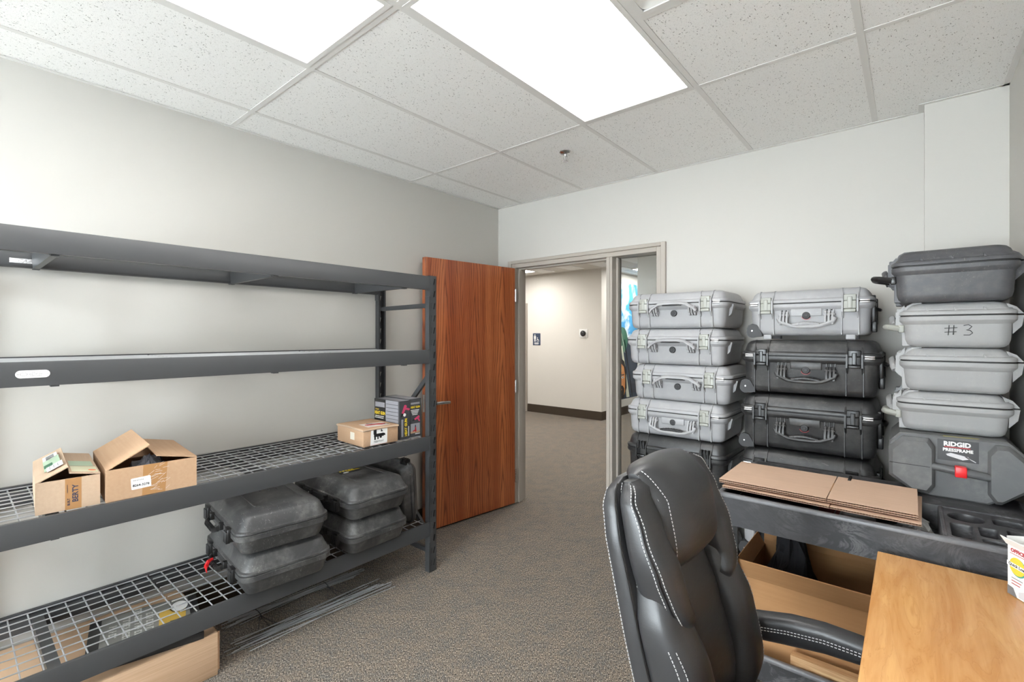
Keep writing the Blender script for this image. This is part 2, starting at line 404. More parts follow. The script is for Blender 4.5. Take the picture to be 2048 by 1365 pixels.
# ---------------------------------------------------------------- the room shell
XL, XR, YB, YF, H = -2.865, 0.345, 3.225, -3.1, 2.616
def solid(name, boxes, mat, parent=None):
    m = MB()
    for b in boxes: m.box(*b)
    return m.build(name, mat, parent, smooth=None)
struct(solid('floor', [(-9, 1.6, -3.6, 13, -0.05, 0.0)], CARPET))
struct(solid('wall_left', [(XL-0.12, XL, YF-0.12, YB, 0, H+0.06)], WALL))
struct(solid('wall_back', [(-9, -2.70, YB, YB+0.12, 0, H+0.06), (-2.70, -1.335, YB, YB+0.12, 2.097, H+0.06), (-1.335, 1.6, YB, YB+0.12, 0, H+0.06)], WALL))
struct(solid('wall_column', [(0.052, XR, 3.12, YB, 0, H+0.02)], WALL))
WX0, WX1, VZ0, VZ1 = -2.6, 0.1, 0.35, 2.40       # unseen window added in the rear wall to brighten back wall and ceiling
struct(solid('wall_front', [(XL, WX0, YF-0.12, YF, 0, H+0.06), (WX1, XR, YF-0.12, YF, 0, H+0.06), (WX0, WX1, YF-0.12, YF, 0, VZ0), (WX0, WX1, YF-0.12, YF, VZ1, H+0.06)], WALL))
w = MB(); nb = [WX0+(WX1-WX0-0.05)*i/3 for i in range(4)]
for a in nb: w.box(a, a+0.05, YF-0.1, YF-0.02, VZ0, VZ1)
w.box(WX0, WX1, YF-0.1, YF-0.02, VZ0, VZ0+0.05); w.box(WX0, WX1, YF-0.1, YF-0.02, VZ1-0.05, VZ1)
wf = struct(w.build('added_window', FRAME_PAINT, smooth=None))
for a, b in zip(nb, nb[1:]):
    MB().box(a+0.05, b, YF-0.065, YF-0.06, VZ0+0.05, VZ1-0.05).build('pane', GLASS, wf, smooth=None)
WY0, WY1, WZ0, WZ1 = -2.95, -1.95, 0.55, 2.35      # window in the right wall, behind the camera
struct(solid('wall_right', [(XR, XR+0.12, YF-0.12, WY0, 0, H+0.06), (XR, XR+0.12, WY1, YB, 0, H+0.06), (XR, XR+0.12, WY0, WY1, 0, WZ0), (XR, XR+0.12, WY0, WY1, WZ1, H+0.06)], WALL))
w = MB(); nb = [WY0+(WY1-WY0-0.05)*i/2 for i in range(3)]
for a in nb: w.box(XR+0.02, XR+0.1, a, a+0.05, WZ0, WZ1)
w.box(XR+0.02, XR+0.1, WY0, WY1, WZ0, WZ0+0.05); w.box(XR+0.02, XR+0.1, WY0, WY1, WZ1-0.05, WZ1)
wf = struct(w.build('window_2', FRAME_PAINT, smooth=None))
for a, b in zip(nb, nb[1:]):
    MB().box(XR+0.06, XR+0.065, a+0.05, b, WZ0+0.05, WZ1-0.05).build('pane', GLASS, wf, smooth=None)
struct(solid('baseboard_left', [(XL, XL+0.008, YF, YB, 0, 0.15)], BASEB))
struct(solid('baseboard_back', [(-1.30, 0.052, YB-0.008, YB, 0, 0.15)], BASEB))
struct(solid('baseboard_right', [(XR-0.008, XR, YF, 3.12, 0, 0.15)], BASEB))

# suspended ceiling: every tile, bar and wall angle its own piece
ceil = struct(solid('ceiling', [(XL, XR, YF, YB, H+0.045, H+0.08)], WALL))
xs = [XL, -2.585, -1.975, -1.366, -0.756, -0.147, XR]
rowsL = [YF, -2.65, -1.43, -0.21, 1.01, 2.23, YB]; rowsR = [YF, -2.65, -2.04, -1.43, -0.82, -0.21, 0.40, 1.01, 1.62, 2.23, YB]
lights = [(2, 3), (3, 4), (3, 2)]
tile_cache = {}
for ci in range(6):
    rows = rowsL if ci < 4 else rowsR
    for ri in range(len(rows)-1):
        if ci < 4 and (ci, ri) in lights: continue
        if ci == 4 and rows[ri] == 1.01: continue
        x0, x1, y0, y1 = xs[ci]+0.004, xs[ci+1]-0.004, rows[ri]+0.004, rows[ri+1]-0.004
        key = (round(x1-x0, 3), round(y1-y0, 3))
        if key not in tile_cache:
            m = MB(); m.rbox(-(x1-x0)/2, (x1-x0)/2, -(y1-y0)/2, (y1-y0)/2, 0, 0.016, 0.002, 0.001, 1, 1)
            t = m.build('ceiling_tile', TILE, ceil, smooth=None); tile_cache[key] = t.data
        else:
            t = bpy.data.objects.new('ceiling_tile', tile_cache[key]); COL.objects.link(t); t.parent = ceil
        t.location = ((x0+x1)/2, (y0+y1)/2, H+0.003)
def tbar(x0, x1, y0, y1):
    m = MB(); m.box(x0, x1, y0, y1, H, H+0.002)
    if x1-x0 > y1-y0: m.box(x0, x1, (y0+y1)/2-0.001, (y0+y1)/2+0.001, H+0.002, H+0.03)
    else: m.box((x0+x1)/2-0.001, (x0+x1)/2+0.001, y0, y1, H+0.002, H+0.03)
    m.build('t_bar', TBAR, ceil, smooth=None)
hw = 0.012
for x in xs[1:-1]: tbar(x-hw, x+hw, YF, YB)
for ci in range(6):
    for y in (rowsL if ci < 4 else rowsR)[1:-1]:
        tbar(xs[ci]+(hw if ci else 0), xs[ci+1]-(hw if ci < 5 else 0), y-hw, y+hw)
for b in ((XL, XL+0.022, YF, YB), (XR-0.022, XR, YF, 3.12), (XL, 0.052, YB-0.022, YB), (0.03, XR, 3.098, 3.12), (0.03, 0.052, 3.12, YB-0.022)):
    MB().box(b[0], b[1], b[2], b[3], H-0.002, H+0.0005).build('wall_angle', TBAR, ceil, smooth=None)

# ceiling lights
def troffer(x0, x1, y0, y1, label, lens=LENS):
    cx, cy = (x0+x1)/2, (y0+y1)/2
    t = thing('ceiling_light', label, 'light', (cx, cy, H), 0, 'recessed ceiling lights')
    a, b = (x1-x0)/2-0.012, (y1-y0)/2-0.012
    m = MB()
    for q in ((-a, a, -b, -b+0.02), (-a, a, b-0.02, b), (-a, -a+0.02, -b+0.02, b-0.02), (a-0.02, a, -b+0.02, b-0.02)):
        m.box(q[0], q[1], q[2], q[3], -0.002, 0.012)
    m.build('frame', TBAR, t, smooth=None)
    MB().box(-a+0.02, a-0.02, -b+0.02, b-0.02, 0.004, 0.010).build('lens', lens, t, smooth=None)
    MB().box(-a, a, -b, b, 0.012, 0.04).build('housing', TBAR, t, smooth=None)
    return t
troffer(xs[2], xs[3], -0.21, 1.01, 'lit rectangular ceiling light above the storage rack, cut by the top edge of the photo')
troffer(xs[3], xs[4], 1.01, 2.23, 'lit rectangular ceiling light in the middle of the room, its far end fully visible')
troffer(xs[3], xs[4], -1.43, -0.21, 'added unseen fill light, a ceiling panel behind the camera')  # added out of view to fill the room from behind
# air diffuser
t = thing('air_diffuser', 'white square ceiling air diffuser beside the bright middle ceiling light', 'vent', ((xs[4]+xs[5])/2, 1.315, H))
a = 0.293; m = MB()
for q in ((-a, a, -a, -a+0.02), (-a, a, a-0.02, a), (-a, -a+0.02, -a+0.02, a-0.02), (a-0.02, a, -a+0.02, a-0.02)): m.box(q[0], q[1], q[2], q[3], -0.002, 0.004)
m.build('frame', TBAR, t, smooth=None)
for i, (o, zz) in enumerate(((0.273, 0.0), (0.20, -0.004), (0.125, -0.008))):
    m = MB(); rin = o-0.075
    m.loft([[(x, y, zz+0.002) for x, y in rrect(2*o, 2*o, 0.02, 3)], [(x, y, zz+0.034) for x, y in rrect(2*rin, 2*rin, 0.02, 3)]], cap0=False, cap1=(i == 2))
    m.build('vane', TBAR, t, smooth=30)
# sprinkler
t = thing('sprinkler_head', 'small chrome sprinkler head hanging from a ceiling tile near the door', 'sprinkler', (-1.654, 2.494, H))
MB().lathe([(0.012, -0.012), (0.030, -0.008), (0.038, 0.0), (0.038, 0.002), (0.012, 0.002)], 24).build('escutcheon', CHROME, t)
MB().lathe([(0.009, -0.024), (0.011, -0.02), (0.011, 0.0), (0.009, 0.0)], 14).build('body', CHROME, t)
m = MB()
for sx in (-1, 1): m.tube([(sx*0.009, 0, -0.02), (sx*0.013, 0, -0.032), (sx*0.010, 0, -0.045), (0, 0, -0.054)], 0.0025, 6)
m.cyl((0, 0, -0.05), (0, 0, -0.02), 0.0025, n=8); m.build('frame_arms', CHROME, t)
m = MB(); m.lathe([(0.004, -0.054), (0.016, -0.055), (0.016, -0.0565), (0.004, -0.0575)], 16); m.build('deflector', CHROME, t)

# door frame with side light
fr = struct(bpy.data.objects.new('trim_1', None)); COL.objects.link(fr)
X0, X1, XM0, XM1, ZT = -2.66, -1.37, -1.765, -1.715, 2.062
def member(name, bxs):
    m = MB()
    for b in bxs: m.rbox(*b, 0.003, 0.002, 1, 1)
    return m.build(name, FRAME_PAINT, fr, smooth=30)
yo, yi, yr = YB-0.022, YB-0.012, YB+0.14
member('jamb_left', [(-2.735, X0-0.035, yo, yr, 0, 2.125), (X0-0.035, X0, yi, yr, 0, ZT+0.035), (X0, X0+0.014, YB+0.03, YB+0.085, 0, ZT)])
member('jamb_right', [(X1+0.035, -1.302, yo, yr, 0, 2.125), (X1, X1+0.035, yi, yr, 0, ZT+0.035), (X1-0.014, X1, YB+0.06, YB+0.11, 0, ZT)])
member('head', [(X0-0.035, X1+0.035, yo, yr, ZT+0.035, 2.125), (X0, X1, yi, yr, ZT, ZT+0.035), (X0, XM0, YB+0.03, YB+0.085, ZT-0.014, ZT)])
member('mullion', [(XM0, XM1, yi, yr, 0, ZT), (XM0+0.017, XM1-0.017, yi-0.006, yi, 0, ZT), (XM1, XM1+0.014, YB+0.05, YB+0.10, 0, ZT), (XM0-0.014, XM0, YB+0.03, YB+0.085, 0, ZT)])
member('sill', [(XM1, X1, yi, yr, 0, 0.06)])
pn = struct(MB().box(XM1+0.003, X1-0.003, YB+0.075, YB+0.081, 0.06, ZT-0.002).build('window_1', GLASS, smooth=None))

# the open oak door
DA = math.atan2(-0.895, -0.118)
dr = struct(bpy.data.objects.new('door_1', None)); COL.objects.link(dr); dr.location = (-2.638, 3.188, 0); dr.rotation_euler = (0, 0, DA)
m = MB(); m.rbox(0.0, 0.905, -0.044, 0.0, 0.014, 2.056, 0.0015, 0.0015, 1, 1); m.build('leaf', OAK, dr, smooth=None)
def lever(side):
    s = 1 if side > 0 else -1; y0 = 0.0 if s > 0 else -0.044
    m = MB(); rise = 0.014 if s > 0 else 0.010
    M = Matrix.Translation((0.838, y0, 0.965)) @ Matrix.Rotation(-s*math.pi/2, 4, 'X')
    m.lathe([(0.034, 0.0), (0.034, rise*0.4), (0.028, rise), (0.012, rise*1.1)], 24, 0, M)
    if s > 0:
        m.cyl((0.838, y0, 0.965), (0.838, y0+0.055, 0.965), 0.010, n=12)
        m.tube([(0.838, y0+0.05, 0.965), (0.80, y0+0.056, 0.967), (0.755, y0+0.056, 0.966), (0.722, y0+0.052, 0.964)], 0.009, 10, ry=0.012, up=(0, 0, 1))
    m.build('lever_handle', CHROME, dr)
lever(1); lever(-1)
MB().box(0.9045, 0.9065, -0.035, -0.009, 0.90, 1.03).build('latch_plate', CHROME, dr, smooth=None)
for z in (0.25, 1.03, 1.82):
    m = MB(); m.cyl((-0.006, 0.004, z-0.055), (-0.006, 0.004, z+0.055), 0.007, n=10); m.box(-0.004, 0.0015, -0.03, 0.0, z-0.05, z+0.05)
    m.build('hinge', CHROME, dr)

# ---------------------------------------------------------------- the lobby beyond
YH = 7.3; XC = -4.1
struct(solid('wall_hall', [(-9, -6.66, YH, 13, 0, H+0.05), (-5.79, XC, YH, 13, 0, H+0.05), (-6.66, -5.79, YH, 13, 2.04, H+0.05), (-6.66, -5.79, YH+0.5, 13, 0, 2.04)], WALL_HALL))
struct(solid('wall_hall_end', [(XC, -2.164, 11.6, 11.7, 0, H+0.05)], WALL_HALL))
struct(solid('wall_hall_right', [(-2.164, 1.6, 4.6, 11.7, 0, H+0.05)], WALL_HALL))
struct(solid('wall_hall_left', [(-9.1, -9, 3.2, 7.4, 0, H+0.05)], WALL_HALL))
struct(solid('wall_hall_side', [(1.6, 1.7, 3.2, 4.7, 0, H+0.05)], WALL_HALL))
ch = struct(solid('ceiling_hall', [(-9, 1.6, YB+0.12, 11.7, H+0.02, H+0.06)], WALL_HALL))
for i in range(12):
    for j in range(6):
        x, y = -9+i*0.61+0.9, YB+0.3+j*1.22
        if x > 0.2 or y > 10.2: continue
        if tile_cache:
            t_ = bpy.data.objects.new('ceiling_tile', list(tile_cache.values())[2]); COL.objects.link(t_); t_.parent = ch; t_.location = (x, y+0.61, H+0.003)
struct(solid('baseboard_hall', [(-5.715, XC, YH-0.01, YH, 0, 0.15), (XC, XC+0.01, YH-0.01, 11.6, 0, 0.15)], BASEB))
struct(solid('baseboard_hall_right', [(-2.174, -2.164, 4.59, 11.6, 0, 0.15), (-2.164, 1.6, 4.59, 4.6, 0, 0.15)], BASEB))
f2 = struct(solid('trim_2', [(-5.79, -5.72, YH-0.025, YH+0.12, 0, 2.10), (-6.73, -6.66, YH-0.025, YH+0.12, 0, 2.10), (-6.66, -5.79, YH-0.025, YH+0.12, 2.04, 2.10)], FRAME_PAINT))
d2 = struct(bpy.data.objects.new('door_2', None)); COL.objects.link(d2); d2.location = (-6.655, YH+0.06, 0)
MB().rbox(0, 0.86, 0, 0.044, 0.015, 2.035, 0.001, 0.001, 1, 1).build('leaf', OAK, d2, smooth=None)
for x0, x1, y0, y1, lab in ((-5.72, -5.11, 5.62, 6.84, 'lit lobby ceiling light seen through the doorway above the restroom wall'),
                            (-3.85, -3.24, 7.6, 8.82, 'lit lobby ceiling light seen through the side window above the mural'),
                            (-3.4, -2.79, 4.2, 5.42, 'added hidden lobby fill light, a ceiling panel behind the door head'),  # extra hidden panel, added to brighten the lobby
                            (-5.8, -5.19, 3.9, 5.12, 'added unseen lobby fill light, a ceiling panel left of the doorway')):  # another unseen panel added for lobby brightness
    troffer(x0, x1, y0, y1, lab, HALL_LENS)
# restroom sign
def restroom():
    M = frame((-5.499, YH-0.002, 1.40), (1, 0, 0), (0, 0, 1))
    t = thing('restroom_sign', 'dark blue restroom sign with white pictograms on the lobby wall', 'sign', (-5.499, YH, 1.40))
    t.matrix_world  # base on the wall
    L = frame((0, 0, 0), (1, 0, 0), (0, 0, 1))
    MB().rbox(-0.09, 0.09, -0.115, 0.115, 0, 0.006, 0.002, 0.008, 1, 3, 0, L).build('plate', plain('sign_blue', C(62, 74, 96), 0.5), t)
    m = MB(); Z = lambda p: m.prism(p, 0.006, 0.0075, 'z', 0, L)
    Z(ell(-0.038, 0.082, 0.011, 0.012)); Z([(-0.062, 0.064), (-0.014, 0.064), (-0.014, 0.005), (-0.022, 0.005), (-0.022, -0.045), (-0.036, -0.045), (-0.036, 0.0), (-0.040, 0.0), (-0.040, -0.045), (-0.054, -0.045), (-0.054, 0.005), (-0.062, 0.005)])
    Z(ell(0.022, 0.03, 0.009, 0.009)); Z([(0.015, 0.018), (0.027, 0.018), (0.03, -0.008), (0.052, -0.010), (0.062, -0.04), (0.054, -0.042), (0.044, -0.018), (0.018, -0.016)])
    w = ell(0.03, -0.024, 0.028, 0.026, 20); wi = ell(0.03, -0.024, 0.021, 0.019, 20)
    for i in range(20):
        j = (i+1) % 20; m.prism([w[i], w[j], wi[j], wi[i]], 0.006, 0.0075, 'z', 0, L)
    m.build('pictograms', WHITE, t, smooth=None)
    MB().prism(rect(0, -0.074, 0.105, 0.018), 0.006, 0.0072, 'z', 0, L).build('word_strip', WHITE, t, smooth=None)
    MB().prism(rect(0, -0.098, 0.09, 0.006), 0.006, 0.0072, 'z', 0, L).build('braille_strip', WHITE, t, smooth=None)
restroom()
t = thing('thermostat', 'round black thermostat on a square white wall plate in the lobby', 'thermostat', (-4.455, YH, 1.51))
MB().rbox(-0.085, 0.085, -0.014, 0, -0.075, 0.075, 0.004, 0.01).build('wall_plate', WHITE, t)
Mx = Matrix.Translation((0, -0.014, 0)) @ Matrix.Rotation(math.pi/2, 4, 'X')
MB().lathe([(0.05, 0.0), (0.052, 0.02), (0.046, 0.028), (0.034, 0.03)], 28, 0, Mx).build('ring', BLK_PL, t)
MB().lathe([(0.033, 0.0), (0.033, 0.032), (0.026, 0.036), (0.004, 0.037)], 24, 0, Mx).build('dial', plain('dial_grey', C(70, 70, 72), 0.15), t)

# painted mural on the lobby side wall (plane X = XC, drawn in (distance along Y, height))
def mural():
    k = NT('mural_sky'); v = k.coord('Object'); n = k.noise(v, 2.6, 6, 0.6, 0.6)
    sky = k.set(k.mix(k.ramp(n, [(0.46, 0.0), (0.58, 1.0)]), C(70, 158, 214), C(232, 242, 248)), 0.7)
    y0, y1, z0, z1 = 7.62, 10.6, 0.29, 2.455
    t = thing('wall_mural', 'painted wall mural with blue cloudy sky and a bearded face, seen through the side window', 'mural', (XC, y0, z0))
    F = frame((0, 0, 0), (0, 1, 0), (0, 0, 1))     # local x = along Y, local y = up, local z = +X (out of the wall)
    def patch(name, pts, mat, lvl):
        m = MB(); m.prism(pts, 0.002+0.0012*lvl, 0.0032+0.0012*lvl, 'z', 0, F); return m.build(name, mat, t, smooth=None)
    MB().box(0, 0.002, 0, y1-y0, 0, z1-z0).build('panel', plain('mural_slate', C(58, 68, 84), 0.7), t, smooth=None)
    patch('sky', rect(1.49, 1.655, 2.98, 1.02), sky, 0)
    patch('green_oval', ell(0.45, 1.10, 0.21, 0.24, 28), plain('mural_green', C(70, 116, 96), 0.7), 1)
    patch('oval_line', [(0.36, 1.34), (0.37, 1.34), (0.56, 0.86), (0.55, 0.86)], plain('mural_cream', C(226, 226, 206), 0.7), 2)
    patch('white_blade', [(0.40, 0.98), (0.45, 1.0), (0.74, 0.02), (0.62, 0.02), (0.50, 0.5)], bpy.data.materials['mural_cream'], 2)
    skin = plain('mural_skin', C(226, 150, 92), 0.7); dark = plain('mural_dark', C(42, 36, 34), 0.7); hi = plain('mural_light_skin', C(240, 186, 128), 0.7)
    patch('hair', [(0.10, 0.30), (0.10, 0.62), (0.2, 0.74), (0.38, 0.78), (0.52, 0.70), (0.60, 0.52), (0.62, 0.2), (0.5, 0.02), (0.14, 0.02)], dark, 3)
    patch('face', [(0.16, 0.10), (0.15, 0.5), (0.24, 0.64), (0.38, 0.68), (0.50, 0.6), (0.56, 0.42), (0.55, 0.14), (0.48, 0.02), (0.22, 0.02)], skin, 4)
    patch('forehead', ell(0.34, 0.55, 0.11, 0.07), hi, 5)
    patch('nose', [(0.345, 0.40), (0.375, 0.40), (0.41, 0.27), (0.31, 0.27)], hi, 5)
    for x in (0.25, 0.46):
        patch('eye', ell(x, 0.405, 0.045, 0.02, 16), WHITE, 5); patch('iris', ell(x, 0.405, 0.016, 0.018, 12), dark, 6); patch('eyebrow', [(x-0.06, 0.44), (x+0.06, 0.45), (x+0.06, 0.465), (x-0.06, 0.46)], dark, 5)
    patch('beard', [(0.22, 0.02), (0.21, 0.2), (0.29, 0.26), (0.36, 0.245), (0.44, 0.26), (0.52, 0.2), (0.50, 0.02)], dark, 5)
    patch('mouth', ell(0.365, 0.185, 0.06, 0.02, 16), skin, 6)
    for a in (0.85, 1.25, 1.7, 2.2): patch('dark_beam', [(a, 0.02), (a+0.03, 0.02), (a-0.3, 1.1), (a-0.33, 1.1)], dark, 1)
mural()
# ---------------------------------------------------------------- the steel storage rack
XF, XRR = -2.280, -2.858
RY0, RY1 = 0.03, 1.985
BEAM_Z = [1.838, 1.382, 0.846, 0.313]; BH = 0.084
SUP_Y = [0.252, 1.008, 1.757]
rack = thing('storage_rack', 'tall dark grey steel storage rack with four wire shelves along the left wall', 'rack', (XF, RY0, 0))
def rk(m, name, mats=RACK, smooth=38):   # world coordinates -> rack coordinates
    m.v = [(x-XF, y-RY0, z) for x, y, z in m.v]
    return m.build(name, mats, rack, smooth=smooth)
def web(height, width=0.055, pitch=0.0762):
    """perforated post web in (a, z): pairs of slanted slots"""
    bm = bmesh.new(); edges = []
    n = int(height/pitch); z0 = 0.03
    def loop(pts):
        vs = [bm.verts.new((a, 0, z)) for a, z in pts]
        for i in range(len(vs)): edges.append(bm.edges.new((vs[i], vs[(i+1) % len(vs)])))
    loop([(0, 0), (width, 0), (width, height), (0, height)])
    for i in range(n):
        z = z0+i*pitch
        if z+0.05 > height: break
        loop([(0.030, z+0.006), (0.0375, z+0.004), (0.0475, z+0.042), (0.039, z+0.044)])
        loop([(0.0155, z+0.004), (0.0205, z+0.010), (0.0195, z+0.044), (0.0125, z+0.040)])
    bmesh.ops.triangle_fill(bm, edges=edges, use_beauty=True)
    ret = bmesh.ops.extrude_face_region(bm, geom=bm.faces[:])
    for g in ret['geom']:
        if isinstance(g, bmesh.types.BMVert): g.co.y -= 0.002
    bmesh.ops.recalc_face_normals(bm, faces=bm.faces)
    bm.verts.index_update()
    v = [tuple(x.co) for x in bm.verts]; f = [tuple(x.index for x in q.verts) for q in bm.faces]; bm.free(); return v, f
WV, WF = web(1.843)
for front in (True, False):
    for ya in (RY0, RY1-0.055):
        m = MB(); px = (XF-0.004) if front else XRR
        s = -1 if front else 1                    # inward direction
        m.add([(px-(0.0 if front else 0.0)+s*abs(y), ya+a, z) for a, y, z in WV], WF)
        for yy in (ya, ya+0.053): m.box(min(px, px+s*0.042), max(px, px+s*0.042), yy, yy+0.002, 0, 1.843)
        for yy in (ya, ya+0.045): m.box(min(px+s*0.040, px+s*0.042), max(px+s*0.040, px+s*0.042), yy, yy+0.010, 0, 1.843)
        m.box(min(px, px+s*0.045), max(px, px+s*0.045), ya-0.001, ya+0.056, 0, 0.004)
        rk(m, 'upright_post', smooth=None)
# side frame struts
for ya in (RY0+0.02, RY1-0.035):
    for (xa, za, xb, zb) in ((XF-0.03, 1.66, XRR+0.03, 1.655), (XF-0.03, 1.235, XRR+0.03, 0.72), (XF-0.03, 0.12, XRR+0.03, 0.12), (XRR+0.03, 0.66, XF-0.03, 0.20)):
        M = frame((xa, ya, za), (xb-xa, 0, zb-za), (0, 1, 0)); L = math.hypot(xb-xa, zb-za)
        m = MB(); m.box(0, L, 0, 0.018, -0.014, 0.014, 0, M); rk(m, 'frame_strut', smooth=None)
for z in BEAM_Z:
    for front in (True, False):
        s = -1 if front else 1; xo = XF if front else XRR
        # step beam: outer face, rounded lower inner corner, ledge for the deck
        pr = [(0, 0), (0.030, 0.0)] + [(0.030+0.010*math.sin(R(a)), 0.012-0.012*math.cos(R(a))) for a in (30, 60, 90)] + [(0.040, 0.055), (0.034, 0.064), (0.018, 0.066), (0.016, BH), (0.002, BH), (0, BH-0.003)]
        m = MB(); m.prism([(xo+s*a, z-BH+b) for a, b in pr], RY0+0.050, RY1-0.050, 'y'); rk(m, 'beam')
        for ya, yb in ((RY0+0.030, RY0+0.0545), (RY1-0.0545, RY1-0.030)):
            m = MB(); m.box(min(xo-s*0.0015, xo-s*0.0035), max(xo-s*0.0015, xo-s*0.0035)+0.0, ya, yb, z-BH-0.040, z)
            inner = ya-0.0 if ya > 1 else yb
            m.box(min(xo-s*0.0035, xo+s*0.040), max(xo-s*0.0035, xo+s*0.040), (RY1-0.0575 if ya > 1 else RY0+0.0555), (RY1-0.0555 if ya > 1 else RY0+0.0575), z-BH-0.040, z)
            for zz in (z-0.02, z-BH-0.022): m.cyl((xo-s*0.0035, (ya+yb)/2+0.004, zz), (xo-s*0.0055, (ya+yb)/2+0.004, zz), 0.0035, n=8)
            rk(m, 'beam_connector', smooth=None)
    for y in SUP_Y:
        m = MB(); zt = z-0.024
        m.prism([(y-0.018, zt), (y+0.018, zt), (y+0.018, zt-0.003), (y+0.012, zt-0.003), (y+0.006, z-BH-0.004), (y-0.014, z-BH-0.004), (y-0.018, zt-0.003)], XRR+0.043, XF-0.043, 'x')
        for xa, xb in ((XF-0.043, XF-0.012), (XRR+0.012, XRR+0.043)): m.box(xa, xb, y-0.014, y+0.008, z-BH-0.006, z-BH-0.001)
        rk(m, 'cross_support', smooth=None)
    # wire deck in three panels; long wires lie on top of the cross wires
    ys = [RY0+0.06, 0.636, 1.380, RY1-0.06]
    for i in range(3):
        m = MB(); ya, yb = ys[i]+0.004, ys[i+1]-0.004; r = 0.0026; zt = z-0.010
        nl = 10
        for q in range(nl):
            x = XRR+0.024+(XF-XRR-0.048)*q/(nl-1)
            m.cyl((x, ya, zt+r), (x, yb, zt+r), r, n=6)
        k0 = math.ceil((ya-0.166)/0.0581); k1 = math.floor((yb-0.166)/0.0581)
        for kk in range(k0, k1+1):
            y = 0.166+0.0581*kk; m.tube([(XRR+0.013, y, zt-r-0.008), (XRR+0.019, y, zt-r), (XF-0.019, y, zt-r), (XF-0.013, y, zt-r-0.008)], r, 6)
        stuff(rk(m, 'wire_deck', ZINC))
# maker's plate and foil sticker
M = frame((XF+0.0005, 0.193, 1.340), (0, 1, 0), (0, 0, 1))
m = MB(); m.prism(rrect(0.084, 0.026, 0.0129, 8), 0, 0.0015, 'z', 0, M); pl = rk(m, 'maker_plate', WHITE)
m = MB()
for sx in (-1, 1): m.cyl((0.036*sx, 0, 0.0015), (0.036*sx, 0, 0.0028), 0.0032, n=10, M=Matrix.Translation((-XF, -RY0, 0)) @ M)
m.build('plate_rivet', STEEL, pl)
for dy_, n_ in ((0.006, 8), (0.0, 11), (-0.006, 9)): worn_print('plate_print', n_, 0.005, GREY_INK, pl, Matrix.Translation((-XF, -RY0, 0)) @ M @ Matrix.Translation((0.008, dy_, 0.0016)), n_)
m = MB(); o = ell(-0.022, 0, 0.009, 0.006); oi = ell(-0.022, 0, 0.008, 0.005)
for i in range(24): m.prism([o[i], o[(i+1) % 24], oi[(i+1) % 24], oi[i]], 0.0015, 0.0018, 'z', 0, Matrix.Translation((-XF, -RY0, 0)) @ M)
m.build('plate_emblem', GREY_INK, pl, smooth=None)
m = MB(); m.prism([(0.170, 1.770), (0.275, 1.770), (0.275, 1.789), (0.170, 1.789)], XRR+0.0402, XRR+0.0412, 'x'); rk(m, 'foil_sticker', FOIL, None)
